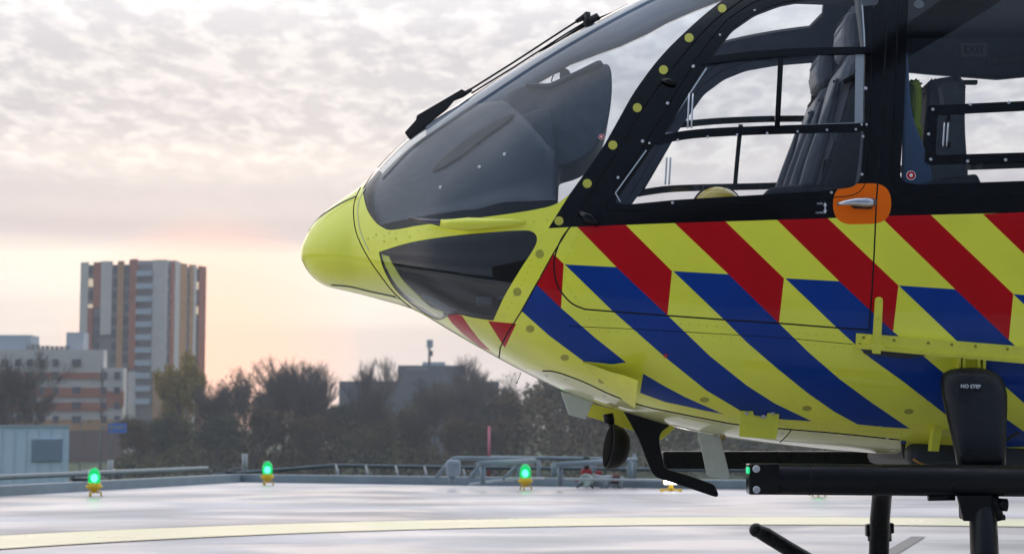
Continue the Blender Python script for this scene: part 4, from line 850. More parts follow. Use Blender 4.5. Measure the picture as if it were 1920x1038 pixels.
def ring(name, cx, cy, r0, r1, z, m, n=160):
    v = []; 
    for k in range(n): t = 2*math.pi*k/n; v += [(cx+r0*math.cos(t), cy+r0*math.sin(t), z), (cx+r1*math.cos(t), cy+r1*math.sin(t), z)]
    return mesh_obj(name, v, [(2*k, 2*k+1, (2*k+3) % (2*n), (2*k+2) % (2*n)) for k in range(n)], m)
RY = mat('landing_circle_paint', (.72, .68, .42), .36, var=.12, vscale=1.5, rvar=.12)
tag(ring('landing_circle', 1.89, 6.35, 5.99, 7.06, .004, RY), kind='structure')
LN = mat('dark_marking_line', (.10, .10, .105), .5)
tag(ring('circle_outline', 1.89, 6.35, 5.97, 5.995, .008, LN), kind='structure'); tag(ring('circle_outline', 1.89, 6.35, 7.055, 7.08, .008, LN), kind='structure')
p, q = ground(1675, 1034)[:2], ground(1722, 1006)[:2]; d = (q-p); d /= np.linalg.norm(d); nn = np.array([-d[1], d[0]])*.045
tag(mesh_obj('deck_line', [(*(p-d*2-nn), .004), (*(p-d*2+nn), .004), (*(q+nn), .004), (*(q-nn), .004)], [(0, 1, 2, 3)], mat('grey_line', (.12, .12, .125), .5)), kind='structure')
# ------------------------------------------------------------------ edge beam, rails, pipes at the deck edge
BG = mat('blue_grey_galvanised', (.20, .25, .28), .5, metal=0, var=.18, vscale=3, rvar=.1)
def seg_box(b, p, q, wd, z0, z1, side=0):
    p, q = np.array(p), np.array(q); c = (p+q)/2; l = np.linalg.norm(q-p); d = (q-p)/l; n_ = np.array([-d[1], d[0]]); c = c+n_*side
    b.box(Vector((c[0], c[1], (z0+z1)/2)), (l, wd, z1-z0), rz=math.atan2(d[1], d[0]), bevel=.008)
t = thing('edge_beam', 'blue grey steel edge beam along the left side of the wet landing deck', 'edge beam', (*K, 0)); 
def child_at(o, par): o.parent = par; o.matrix_parent_inverse = Matrix.Translation(-Vector(par.location)); return o
b = MB(); seg_box(b, K-dl*.0, K+dl*9, .14, -.02, .105, .09); child_at(b.build('beam', BG), t)
b = MB(); seg_box(b, K+dl*9.03, K+dl*30, .14, -.02, .10, .09); child_at(b.build('beam', BG), t)
for k in (0.02, 3.2, 9.0): b = MB(); p = K+dl*k; b.box(Vector((p[0], p[1], .06)), (.09, .17, .16), rz=math.atan2(dl[1], dl[0]), bevel=.006); child_at(b.build('joint_clamp', DGR), t)
b = MB(); b.tube([Vector((*(K+dl*0-dr*.35), .17)), Vector((*(K+dl*30-dr*.35), .17))], .03, 8); child_at(b.build('rail', BG), t)
t = thing('edge_beam', 'blue grey steel edge beam along the far side of the wet landing deck', 'edge beam', (*K, 0))
b = MB(); seg_box(b, K, K+dr*30, .14, -.02, .10, .09); child_at(b.build('beam', BG), t)
def tubes(name, label, cat, items, m=BG, grp=None):
    base = items[0][1][0]; t = thing(name, label, cat, (base[0], base[1], 0), 0, grp)
    for nm, pts, r_ in items: child_at(MB().tube(pts, r_, 12).build(nm, m), t)
    return t
def A(px, py, Y): return Vector(at(px, py, Y))
it = [('rail', [A(395, 890, 21.6), A(470, 884, 22.6), A(626, 872, 22.8), A(830, 875, 22.4), A(1180, 879, 21.8), A(1640, 884, 21.0)], .024)]
for x, y in [(630, 872), (686, 873), (742, 874), (796, 875), (868, 876)]: it.append(('slanted_post', [A(x, y, 22.4), A(x+6, y+24, 21.7)], .018))
NR = mat('net_rail_grey', (.10, .135, .155), .6)
tubes('net_rail', 'thin low safety net rail with slanted posts beyond the far deck edge', 'rail', it, NR)
YP = 20.0
t1 = tubes('pipe_frame', 'bent blue grey pipe frame running down to the deck left of the middle green light', 'pipe frame',
      [('bent_pipe', [A(817, 896, YP), A(842, 866, YP), A(848, 860, YP), A(858, 858, YP), A(1000, 860, YP)], .024),
       ('bent_pipe', [A(920, 857, YP+.8), A(1010, 858, YP+.8), A(1195, 861, YP+.8)], .024), ('brace', [A(878, 898, YP), A(896, 876, YP)], .022), ('brace', [A(886, 897, YP), A(903, 876, YP)], .022)])
t2 = tubes('pipe_frame', 'horizontal blue grey pipe on posts just behind the middle green light', 'pipe frame',
      [('pipe', [A(896, 869, 19.0), A(1003, 863, 19.8)], .030), ('post', [A(905, 868, 19.1), A(905, 906, 19.1)], .032), ('post', [A(972, 866, 19.6), A(972, 904, 19.6)], .026), ('post', [A(1010, 862, 20.), A(1010, 895, 20.)], .022), ('brace', [A(943, 899, 19.6), A(970, 872, 19.6)], .022)])
t3 = tubes('pipe_frame', 'horizontal blue grey pipe on posts behind the grey fire monitor', 'pipe frame',
      [('pipe', [A(1040, 871, 19.0), A(1193, 861, 19.8)], .030), ('post', [A(1050, 870, 19.1), A(1050, 910, 19.1)], .032), ('post', [A(1181, 863, 19.7), A(1181, 902, 19.7)], .034), ('post', [A(1038, 866, 20.4), A(1038, 893, 20.4)], .03), ('post', [A(1114, 866, 19.7), A(1114, 885, 19.7)], .026), ('post', [A(1190, 850, 19.9), A(1190, 900, 19.9)], .022)])
t4 = thing('junction_box', 'grey cylindrical housing on a stub pipe at the left end of the bent pipe', 'housing', tuple(A(849, 905, 19.6)))
child_at(MB().box(A(850, 877, 19.6), (.17, .14, .19), bevel=.04).build('housing', mat('pale_grey_housing', (.27, .31, .34), .6, var=.15, vscale=10)), t4); child_at(MB().tube([A(847, 890, 19.6), A(847, 907, 19.6)], .04, 12).build('stub_pipe', BG), t4)
for k, (x0, y0, x1, y1) in enumerate([(880, 907, 975, 897), (948, 897, 1020, 896), (1060, 897, 1400, 905)]):
    tubes('hose', ['pale hose lying along the deck edge left of the middle green light', 'pale hose lying right beside the middle green light', 'long pale hose lying along the deck edge right of the fire monitor'][k], 'hose', [('hose_line', [A(x0, y0, 19.4), A((x0+x1)/2, (y0+y1)/2-1, 19.6), A(x1, y1, 19.8)], .014)], mat('pale_hose', (.45, .48, .5), .6))
# fire monitor
fm = thing('fire_monitor', 'grey fire monitor with round valve end and red lever block at the deck edge', 'fire monitor', tuple(ground(1125, 914)))
YM = ground(1125, 914)[1]
RDE = mat('red_valve_paint', (.35, .02, .03), .5, var=.2, vscale=10); PG = mat('grey_casting', (.30, .35, .37), .5, var=.25, vscale=12)
Yv = quat_to((-.5, -.85, 0))
child_at(MB().tube([A(1110, 899, YM), A(1130, 901, YM), A(1160, 896, YM+.1)], [.075, .06, .05], 16).build('barrel', PG), fm)
child_at(MB().lathe(A(1099, 900, YM-.1), [(.072, -.06), (.080, 0), (.078, .02), (.055, .024), (.05, .01), (.02, .012)], 22, Yv).build('valve_end', mat('pale_green_casting', (.35, .42, .38), .5), fm), fm)
child_at(MB().tube([A(1133, 900, YM), A(1132, 914, YM)], .05, 12).build('foot', PG), fm); child_at(MB().tube([A(1160, 893, YM), A(1163, 914, YM)], [.055, .03], 12).build('foot', PG), fm)
child_at(MB().tube([A(1148, 895, YM), A(1161, 898, YM)], .062, 14).build('end_collar', mat('rusty_brown', (.12, .05, .04), .7, var=.3, vscale=14)), fm)
child_at(MB().box(A(1100, 886, YM), (.13, .08, .09), bevel=.02).build('valve_block', RDE), fm); child_at(MB().box(A(1122, 886, YM+.1), (.07, .06, .05), bevel=.01).build('lever_block', RDE), fm)
child_at(MB().tube([A(1099, 883, YM), A(1101, 862, YM)], [.028, .035], 12).build('nozzle_pipe', RUB), fm)
child_at(MB().lathe(A(1101, 862, YM-.05), [(.045, -.03), (.052, 0), (.045, .03)], 18, Yv).build('nozzle_end', mat('dark_green_nozzle', (.03, .05, .045), .4), fm), fm)
child_at(MB().tube([A(1092, 905, YM-.1), A(1082, 913, YM-.15)], .012, 8).tube([A(1104, 906, YM-.1), A(1112, 914, YM-.15)], .012, 8).build('leg', RUB), fm)
child_at(MB().tube([A(1079, 898, YM), A(1090, 900, YM)], .012, 8).tube([A(1080, 893, YM), A(1080, 903, YM)], .008, 8).build('hand_wheel', RDE), fm)
pl = thing('marker_pole', 'slim pink red marker pole standing beyond the pipe frames', 'pole', tuple(A(917, 893, 23.5)))
child_at(MB().tube([A(917, 893, 23.5), A(917, 798, 23.5)], .018, 8).build('pole', mat('pink_red_pole', (.6, .18, .24), .5)), pl)
for x, lb in ((459, 'short pale post beyond the deck corner beside the second green light'), (207, 'short pale post behind the leftmost green light')):
    t = thing('marker_post', lb, 'post', tuple(A(x, 893, 30))); child_at(MB().tube([A(x, 900 if x < 300 else 890, 30), A(x, 862 if x < 300 else 850, 30)], .05, 8).build('post', mat('pale_post', (.4, .42, .42), .6)), t)
# ------------------------------------------------------------------ green perimeter lights
YB = mat('lamp_yellow_paint', (.80, .52, .01), .45, var=.12, vscale=20)
def green_glass():
    m = bpy.data.materials.new('green_lamp_glass'); m.use_nodes = True; nt = m.node_tree; nt.nodes.clear(); L = nt.links.new
    o = nt.nodes.new('ShaderNodeOutputMaterial'); t = nt.nodes.new('ShaderNodeBsdfTransparent'); t.inputs[0].default_value = (.10, .9, .40, 1)
    p_ = nt.nodes.new('ShaderNodeBsdfPrincipled'); p_.inputs['Base Color'].default_value = (.0, .30, .13, 1); p_.inputs['Roughness'].default_value = .2; p_.inputs['Emission Color'].default_value = (.0, .55, .20, 1); p_.inputs['Emission Strength'].default_value = .45
    mx = nt.nodes.new('ShaderNodeMixShader'); mx.inputs[0].default_value = .62; L(t.outputs[0], mx.inputs[1]); L(p_.outputs[0], mx.inputs[2]); L(mx.outputs[0], o.inputs[0]); return m
GG = green_glass(); BULB = mat('bulb_glow', (.8, 1, .9), .3, emis=(.45, 1.0, .62), estr=14)
def lamp_parts(par):
    b = MB(); b.lathe((0, 0, 0), [(.020, .035), (.026, .06), (.060, .066), (.062, .085), (.082, .088), (.084, .112), (.066, .116), (.064, .135)], 22); b.build('lamp_body', YB, par)
    b = MB()
    for k in range(3):
        t = 2*math.pi*k/3+.3; b.tube([Vector((0, 0, .045)), Vector((.07*math.cos(t), .07*math.sin(t), .04)), Vector((.075*math.cos(t), .075*math.sin(t), 0))], .009, 8)
    b.build('lamp_foot', YB, par)
    b = MB(); b.lathe((0, 0, 0), [(.058, .135), (.062, .16), (.062, .20), (.056, .24), (.042, .27), (.020, .287), (.002, .291)], 24); b.build('green_dome', GG, par)
    b = MB(); b.ball((0, 0, .185), (.034, .034, .040), 14, 10); b.build('bulb', BULB, par)
    for k in range(4): t = math.pi/4+k*math.pi/2; b = MB(); b.tube([Vector((.070*math.cos(t), .070*math.sin(t), .112)), Vector((.070*math.cos(t), .070*math.sin(t), .135))], .006, 8); b.build('clip', YB, par)
spots = [(176, 930, 'leftmost green dome lamp on yellow base beside the white cabin'), (501, 909, 'green dome lamp on yellow base at the far left deck corner'), (985, 918, 'green dome lamp on yellow base in front of the pipe frames'),
         (1535, 930, 'green dome lamp on yellow base hidden behind the black boarding step')]
l0 = None
for x, y, lb in spots:
    g = ground(x, y)
    if l0 is None: l0 = thing('deck_lamp', lb, 'lamp', tuple(g), 0, 'green lamps around the landing deck'); lamp_parts(l0)
    else:
        o = l0.copy(); C.objects.link(o); o.location = tuple(g); o['label'] = lb
        for ch in list(l0.children): c = ch.copy(); C.objects.link(c); c.parent = o
g = ground(1258, 921); fl_t = thing('flood_light', 'low yellow deck floodlight glimpsed behind the foot of the black wire cutter', 'lamp', tuple(g))
b = MB(); b.box((0, 0, .05), (.05, .05, .09), bevel=.006); b.box((0, 0, .02), (.24, .05, .02), bevel=.004); b.box((-.1, 0, .01), (.03, .06, .02)); b.box((.1, 0, .01), (.03, .06, .02)); b.build('base', YB, fl_t)
b = MB(); b.box((0, 0, .115), (.17, .09, .07), bevel=.012); b.build('housing', YB, fl_t); b = MB(); b.box((0, -.047, .112), (.15, .012, .055), bevel=.004); b.build('lens', mat('flood_lens', (.8, .8, .75), .3, emis=(1, .97, .88), estr=9), fl_t)
# ------------------------------------------------------------------ white cabin at left
wc = thing('service_cabin', 'plain white panelled cabin with a grey louvre beyond the deck at far left', 'cabin', (-13.2, 42, GZ))
WP = mat('white_cabin_panel', (.80, .92, 1.0), .5, var=.03, vscale=1)
x0 = at(-190, 800, 42)[0]; x1 = at(130, 800, 42)[0]; zt_ = at(100, 800, 42)[2]; zb_ = GZ
def cabin_poly(g_, z): return [Vector((x0-g_, 42-g_, z)), Vector((x1+g_, 42-g_, z)), Vector((x1*1.085+g_, 45.5+g_, z)), Vector((x0*1.085-g_, 45.5+g_, z))]
child_at(MB().plate(cabin_poly(0, (zt_+zb_)/2), (0, 0, zt_-zb_)).build('wall', WP), wc)
child_at(MB().plate(cabin_poly(.03, zt_+.025), (0, 0, .05)).build('roof_edge', mat('pale_flashing', (.6, .65, .7), .4)), wc)
b = MB(); a_ = at(60, 822, 41.98); c_ = at(115, 864, 41.98); n_ = 16
for k in range(n_): z = a_[2]+(c_[2]-a_[2])*(k+.5)/n_; b.box(Vector(((a_[0]+c_[0])/2, 41.97, z)), (c_[0]-a_[0], .04, abs(a_[2]-c_[2])/n_*.7), rot=Matrix.Rotation(.5, 3, 'X'))
child_at(b.build('louvre', mat('grey_louvre', (.50, .57, .65), .5)), wc)
b = MB(); b.box(Vector(((a_[0]+c_[0])/2, 41.985, (a_[2]+c_[2])/2)), (c_[0]-a_[0]+.02, .03, abs(a_[2]-c_[2])+.02)); child_at(b.build('louvre_back', mat('louvre_back', (.40, .46, .53), .6)), wc)
b = MB()
for k in range(14): b.box(Vector((x0+(x1-x0)*(k+.5)/14, 41.99, (zt_+zb_)/2)), (.02, .02, zt_-zb_-.1))
child_at(b.build('panel_joint', mat('panel_joint_grey', (.68, .76, .85), .5)), wc)
# ------------------------------------------------------------------ apartment tower
CRM = mat('cream_render', (.66, .61, .54), .8, var=.06, vscale=.4); RB = mat('red_brick_band', (.42, .13, .065), .85, var=.12, vscale=.6); OCB = mat('ochre_brick_band', (.50, .26, .10), .85, var=.1, vscale=.6)
WND = mat('window_dark_glass', (.05, .06, .075), .15, var=.3, vscale=.3); BAL = mat('balcony_panel', (.42, .50, .55), .6); SKYW = mat('sky_bright_window', (.8, .6, .4), .5, emis=(1, .8, .55), estr=.45)  # last material glows in place of sky seen through the panes
D1 = 392.; zT = at(300, 490, D1)[2]
Bp = at(315, 490, D1)[:2]; Ap = at(153, 490, D1*1.006)[:2]; Cp = at(384, 500, D1*1.034)[:2]
tw = thing('apartment_tower', 'tall apartment tower with cream, red and ochre vertical bands and a column of balconies', 'building', (*Bp, GZ))
def face_boxes(P, Q, bands, depth=.25, z1=zT):
    P, Q = np.array(P), np.array(Q); l = np.linalg.norm(Q-P); d = (Q-P)/l; n_ = np.array([d[1], -d[0]])
    for nm, f0, f1, m, dep, zl, zh in bands:
        c = P+d*l*(f0+f1)/2+n_*dep/2; b = MB(); b.box(Vector((c[0], c[1], (zl+zh)/2)), (l*(f1-f0), dep, zh-zl), rz=math.atan2(d[1], d[0])); child_at(b.build(nm, m), tw)
Dp = Cp+(Ap-Bp); z0 = GZ
child_at(MB().plate([Vector((*p, (z0+zT)/2-.3)) for p in (Ap, Bp, Cp, Dp)], (0, 0, zT-z0-.6)).build('tower_core', mat('core_grey', (.22, .20, .20), .8)), tw)
W_ = lambda c0: (c0-350)/(706-350)
zz = lambda py: at(200, py, D1)[2]
bands = [('wall_panel', W_(350), W_(382), CRM, .5, z0, zT), ('wall_panel', W_(403), W_(435), RB, .5, zz(575), zT), ('wall_panel', W_(378), W_(403), RB, .48, z0, zz(576)), ('wall_panel', W_(435), W_(480), CRM, .5, zz(626), zT+.2), ('wall_panel', W_(503), W_(528), OCB, .5, z0, zT+.2),
         ('wall_panel', W_(553), W_(583), RB, .6, zz(690), zT+.6), ('wall_panel', W_(648), W_(706), CRM, .6, zz(696), zT+.4), ('wall_panel', W_(553), W_(585), CRM, .55, z0, zz(696)), ('wall_panel', W_(655), W_(706), OCB, .55, z0, zz(697))]
face_boxes(Ap, Bp, bands)
V_ = lambda c0: (c0-706)/(868-706)
bands2 = [('wall_panel', V_(716), V_(729), RB, .4, z0, zT), ('wall_panel', V_(730), V_(752), CRM, .5, z0, zT+.2), ('wall_panel', V_(755), V_(784), OCB, .4, z0, zT), ('wall_panel', V_(797), V_(812), OCB, .4, z0, zT), ('wall_panel', V_(812), V_(824), CRM, .5, z0, zT+.1), ('wall_panel', V_(838), V_(868), RB, .5, z0, zT)]
face_boxes(Bp, Cp, bands2)
child_at(MB().box(Vector((*( (Bp+Ap)/2*.55+(Bp+Cp)/2*.45+np.array([0, 3]) ), zT-.3)), (11, 6, 1.8)).build('roof_house', mat('roof_house_grey', (.35, .35, .36), .8)), tw)
def put(nm, P, Q, f0, f1, dep, zl, zh, m):
    P, Q = np.array(P), np.array(Q); l = np.linalg.norm(Q-P); d = (Q-P)/l; n_ = np.array([d[1], -d[0]]); c = P+d*l*(f0+f1)/2+n_*dep/2
    b = MB(); b.box(Vector((c[0], c[1], (zl+zh)/2)), (l*(f1-f0), dep, zh-zl), rz=math.atan2(d[1], d[0])); child_at(b.build(nm, m), tw)
FH = 24/3200*D1; rs = random.Random(3)
for k in range(13):
    zt2 = zT-.9-k*FH
    for c0, c1 in ((383, 402), (481, 502), (530, 552)):
        if c0 == 383 and k > 3: c0, c1 = 408, 430
        lit = (c0 == 383 and k in (1, 3))  # panes that show bright sky, given a faint glow
        put('window', Ap, Bp, W_(c0), W_(c1), .56 if c0 == 408 else .25, zt2-FH*.62, zt2, SKYW if lit else WND)
    if k < 11:
        put('balcony', Ap, Bp, W_(584), W_(648), 1.3, zt2-FH*.85, zt2-FH*.42, BAL)
    for c0, c1 in ((707, 715), (785, 796), (825, 837)):
        put('window', Bp, Cp, V_(c0), V_(c1), .25, zt2-FH*.6, zt2, SKYW if (c0 == 825 and k in (1, 3)) else WND)
# ------------------------------------------------------------------ low wing in front of the tower
D2 = 330.
lw = thing('apartment_block', 'long low apartment block banded in cream and red in front of the tower', 'building', tuple(at(110, 800, D2)[:2])+(GZ,))
def sl(nm, x0, x1, y0, y1, m, Y=D2, th=10., dy=0.):
    a_ = at(x0, y0, Y); c_ = at(x1, y1, Y); child_at(MB().box(Vector(((a_[0]+c_[0])/2, Y+th/2-dy, (a_[2]+c_[2])/2)), (abs(c_[0]-a_[0]), th, abs(a_[2]-c_[2]))).build(nm, m), lw)
zb2 = 865
sl('wall', -300, 190, 655, zb2, CRM, th=3); sl('wall', 190, 228, 689, zb2, CRM, th=3)
for y0, y1, x0, x1 in [(698, 710, 110, 193), (698, 710, -300, 100), (726, 744, 108, 200), (726, 744, -300, 105), (754, 770, 80, 200), (754, 770, -300, 75), (733, 762, 200, 232), (786, 865, -300, 232)]: sl('brick_band', x0, x1, y0, y1, RB if y0 < 780 else OCB, th=.6, dy=.35)
sl('brick_band', -300, 232, 806, 865, mat('dark_base', (.16, .10, .08), .8), th=.6, dy=.6)
rs = random.Random(5)
for y in (678, 702, 730, 758, 784):
    for x in (4, 30, 52, 74, 100, 136, 190, 215):
        if y == 678 and x > 150: continue
        if rs.random() < .15: continue
        w_ = 7 if x not in (136,) else 13; sl('window', x, x+w_+3, y-5, y+8, WND, th=.5, dy=.42)
for k in range(9): sl('roof_vent', 44+k*9, 49+k*9, 648-rs.random()*4, 655, mat('roof_vent_grey', (.2, .2, .21), .7), th=1, dy=-2)
sl('roof_house', -60, 49, 626, 655, BAL, th=6, dy=-3); sl('roof_house', 117, 149, 621, 655, mat('white_roof_house', (.5, .54, .58), .7), th=4, dy=-3)
# ------------------------------------------------------------------ office building with roof mast behind the trees
D3 = 360.
ob = thing('office_building', 'dark flat roofed office block with a phone mast behind the bare trees', 'building', tuple(at(750, 800, D3)[:2])+(GZ,))
def so(nm, x0, x1, y0, y1, m, th=14., dy=0.):
    a_ = at(x0, y0, D3); c_ = at(x1, y1, D3); child_at(MB().box(Vector(((a_[0]+c_[0])/2, D3+th/2-dy, (a_[2]+c_[2])/2)), (abs(c_[0]-a_[0]), th, abs(a_[2]-c_[2]))).build(nm, m), ob)
DK = mat('dark_slate_cladding', (.10, .12, .14), .7, var=.1, vscale=.3)
so('wall', 636, 935, 714, 860, DK); so('penthouse', 745, 868, 684, 714, mat('penthouse_cladding', (.12, .14, .16), .7), th=10, dy=-1.5); so('roof_unit', 790, 833, 677, 684, BAL, th=4, dy=-4)
for k in range(8): so('window_strip', 762+k*5, 765.5+k*5, 688, 693, mat('pale_window', (.3, .33, .36), .5) if k == 0 else bpy.data.materials['pale_window'], th=.5, dy=-1.2)
ms = A(805, 684, D3+4); child_at(MB().tube([ms, A(805, 640, D3+4)], .25, 8).build('mast', DK), ob)
for dx in (-4, 0, 4): child_at(MB().box(A(806+dx, 644, D3+4), (.45, .4, 1.7)).build('mast_antenna', BAL), ob)
child_at(MB().box(A(808, 662, D3+4), (.8, .5, 1.2)).build('mast_unit', DK), ob)
# ------------------------------------------------------------------ road furniture and cars
sg = thing('road_sign', 'blue direction sign on a tall grey gantry post beside the road', 'road sign', tuple(at(189, 880, 205)[:2])+(GZ,))
child_at(MB().box(A(220, 802, 205), (34/3200*205, .15, 18/3200*205)).build('sign_panel', mat('sign_blue', (.02, .20, .75), .5)), sg)
child_at(MB().box(A(220, 802, 204.9), (10/3200*205, .05, 2/3200*205)).build('sign_lettering', mat('sign_white', (.35, .45, .6), .5)), sg)
gp = MB(); a_ = at(189, 800, 205); gp.tube([Vector((a_[0], 205, GZ)), Vector((a_[0], 205, a_[2])), A(234, 800, 205)], .16, 8); child_at(gp.build('post', mat('grey_post', (.25, .26, .27), .6)), sg)
for x, lb in ((151, 'thin grey street lamp post left of the blue road sign'), (209, 'thin grey street lamp post right under the blue road sign')):
    a_ = at(x, 800, 198); lp_ = thing('street_lamp', lb, 'street lamp', (a_[0], 198, GZ)); child_at(MB().tube([Vector((a_[0], 198, GZ)), Vector((a_[0], 198, at(x, 790, 198)[2])), Vector((a_[0]+.9, 198, at(x, 788, 198)[2]))], .09, 8).build('post', bpy.data.materials['grey_post']), lp_)
    child_at(MB().box(Vector((a_[0]+1.1, 198, at(x, 788, 198)[2]-.03)), (.6, .25, .12), bevel=.03).build('lamp_head', DGR), lp_)
def car(px, Y, col, lb, lights=False, rz=0.):
    a_ = at(px, 800, Y); t = thing('parked_car' if not lights else 'car', lb, 'car', (a_[0], Y, GZ+.02), rz)
    m = mat('car_paint', col, .3, coat=.6)
    prof = [(-2.1, .35), (-2.15, .75), (-1.5, .88), (-.9, 1.38), (.6, 1.42), (1.3, .95), (2.0, .82), (2.15, .55), (2.1, .35)]
    MB().plate([Vector((x, 0, z)) for x, z in prof], (0, 1.7, 0), .06).build('body', m, t)
    MB().plate([Vector((x, 0, z)) for x, z in [(-1.35, .92), (-.85, 1.32), (.55, 1.36), (1.1, .95)]], (0, 1.74, 0), .01).build('window', WND, t)
    for x in (-1.3, 1.35):
        for y in (-.8, .8): MB().lathe((x, y, .33), [(.32, -.1), (.32, .1)], 18, quat_to((0, 1, 0))).build('wheel', RUB, t)
    if lights:
        for y in (-.6, .6): MB().box(Vector((-2.16, y, .72)), (.05, .4, .18)).build('tail_light', mat('tail_light_red', (.6, .0, .0), .3, emis=(1, .03, .03), estr=4) if y < 0 else bpy.data.materials['tail_light_red'], t)
car(162, 213, (.55, .58, .6), 'small white car on the road near the blue sign'); car(204, 216, (.10, .12, .14), 'dark car on the road below the blue sign'); car(246, 170, (.05, .05, .06), 'dark car with lit red tail lights beyond the deck edge', True, 1.1)
car(450, 225, (.28, .28, .29), 'pale grey car glimpsed through the trees, nearest the deck corner', False, .2); car(415, 240, (.3, .3, .31), 'pale car glimpsed through the trees left of the second lamp', False, 1.)
# ------------------------------------------------------------------ trees
BARK = mat('grey_bark', (.088, .080, .066), .9, var=.2, vscale=2)
LF = [mat('brown_leaves', (.14, .10, .048), .8, var=.35, vscale=.8, spec=.08), mat('olive_leaves', (.13, .12, .045), .8, var=.35, vscale=.8, spec=.08), mat('yellow_green_leaves', (.34, .25, .04), .8, var=.35, vscale=.8, spec=.08), mat('dull_green_leaves', (.06, .075, .032), .8, var=.35, vscale=.8, spec=.08)]
def make_tree_mesh(seed, h=16., spread=.5, twig=4, leaves=0, upright=.55, leafsize=.28, trunk_h=.22):
    R = random.Random(seed); V1 = []; F1 = []; tips = []
    def tube(p, q, r0, r1, n):
        d = (q-p).normalized(); a = d.orthogonal().normalized(); b_ = d.cross(a); k0 = len(V1)
        for P, r_ in ((p, r0), (q, r1)):
            for k in range(n): t = 2*math.pi*k/n; V1.append(P+a*r_*math.cos(t)+b_*r_*math.sin(t))
        for k in range(n): F1.append((k0+k, k0+(k+1) % n, k0+n+(k+1) % n, k0+n+k))
    def grow(p, d, l, r_, lev):
        segs = 3 if lev < 3 else 2; q = p
        for s_ in range(segs):
            d2 = (d+Vector((R.gauss(0, .13), R.gauss(0, .13), R.gauss(0, .08)+.05))).normalized(); q2 = q+d2*l/segs
            r2 = r_*(1-.5*(s_+1)/segs); tube(q, q2, r_*(1-.5*s_/segs), r2, 6 if lev < 2 else 3)
            if lev < twig:
                nb = (2 if s_ else 1) if lev < 3 else 2
                for _ in range(nb):
                    if lev == 0 and s_ == 0: continue
                    az_ = R.random()*2*math.pi; sp_ = spread*(.7+.6*R.random()); ax = Vector((math.cos(az_), math.sin(az_), 0))
                    nd = (d2*(1-sp_)+ax*sp_+Vector((0, 0, upright*.4))).normalized(); grow(q2, nd, l*(.52+.25*R.random()), max(r2*.64, .028), lev+1)
            else: tips.append(q2)
            q = q2; d = d2
        if lev < twig: grow(q, d, l*.62, r_*.5, lev+1)
        tips.append(q)
    grow(Vector((0, 0, 0)), Vector((0, 0, 1)), h*trunk_h*2.0, h*.018, 0)
    zmax = max(v.z for v in V1); s = h/zmax; V1 = [v*s for v in V1]; tips = [t*s for t in tips]
    LV = []; LFc = []
    for k in range(leaves):
        c_ = R.choice(tips)+Vector((R.gauss(0, .35), R.gauss(0, .35), R.gauss(0, .3))); a = Vector((R.gauss(0, 1), R.gauss(0, 1), R.gauss(0, 1))).normalized()*leafsize*(.6+.8*R.random()); b_ = a.orthogonal()*(.6+.5*R.random())
        b_.rotate(Matrix.Rotation(R.random()*6.28, 3, a)); k0 = len(LV); LV += [c_-a-b_*.3, c_+b_, c_+a+b_*.2, c_-b_]; LFc.append((k0, k0+1, k0+2, k0+3))
    return V1, F1, LV, LFc
def protos(spec):
    out = []
    for sd, kw, lm in spec:
        V1, F1, LV, LFc = make_tree_mesh(sd, **kw); m1 = bpy.data.meshes.new('trunk'); m1.from_pydata(V1, [], F1); m1.materials.append(BARK); m2 = None
        if LV: m2 = bpy.data.meshes.new('crown'); m2.from_pydata(LV, [], LFc); m2.materials.append(LF[lm])
        out.append((m1, m2))
    return out
PR = protos([(1, dict(twig=5, leaves=0, spread=.42), 0), (2, dict(twig=5, leaves=900, spread=.38, leafsize=.16), 0), (3, dict(twig=5, leaves=7000, spread=.46, leafsize=.15), 0), (4, dict(twig=5, leaves=7500, spread=.46, leafsize=.15), 1),
             (5, dict(twig=4, leaves=17000, spread=.5, leafsize=.19), 2), (6, dict(twig=5, leaves=7500, spread=.42, leafsize=.15), 3), (8, dict(twig=5, leaves=0, spread=.33, upright=.9), 0)])
def tree(px, ytop, Y, kind, lb, seed, wide=1.):
    zt2 = at(px, ytop, Y)[2]; h = zt2-GZ; x = at(px, 800, Y)[0]; s = h/16.
    t = thing(['bare_tree', 'bare_tree', 'leafy_tree', 'leafy_tree', 'autumn_tree', 'leafy_tree', 'bare_tree'][kind], lb, 'tree', (x, Y, GZ), seed*1.7, 'trees beyond the landing deck'); t.scale = (s*wide, s*wide, s)
    o = bpy.data.objects.new('trunk', PR[kind][0]); link(o, t)
    if PR[kind][1]: link(bpy.data.objects.new('crown', PR[kind][1]), t)
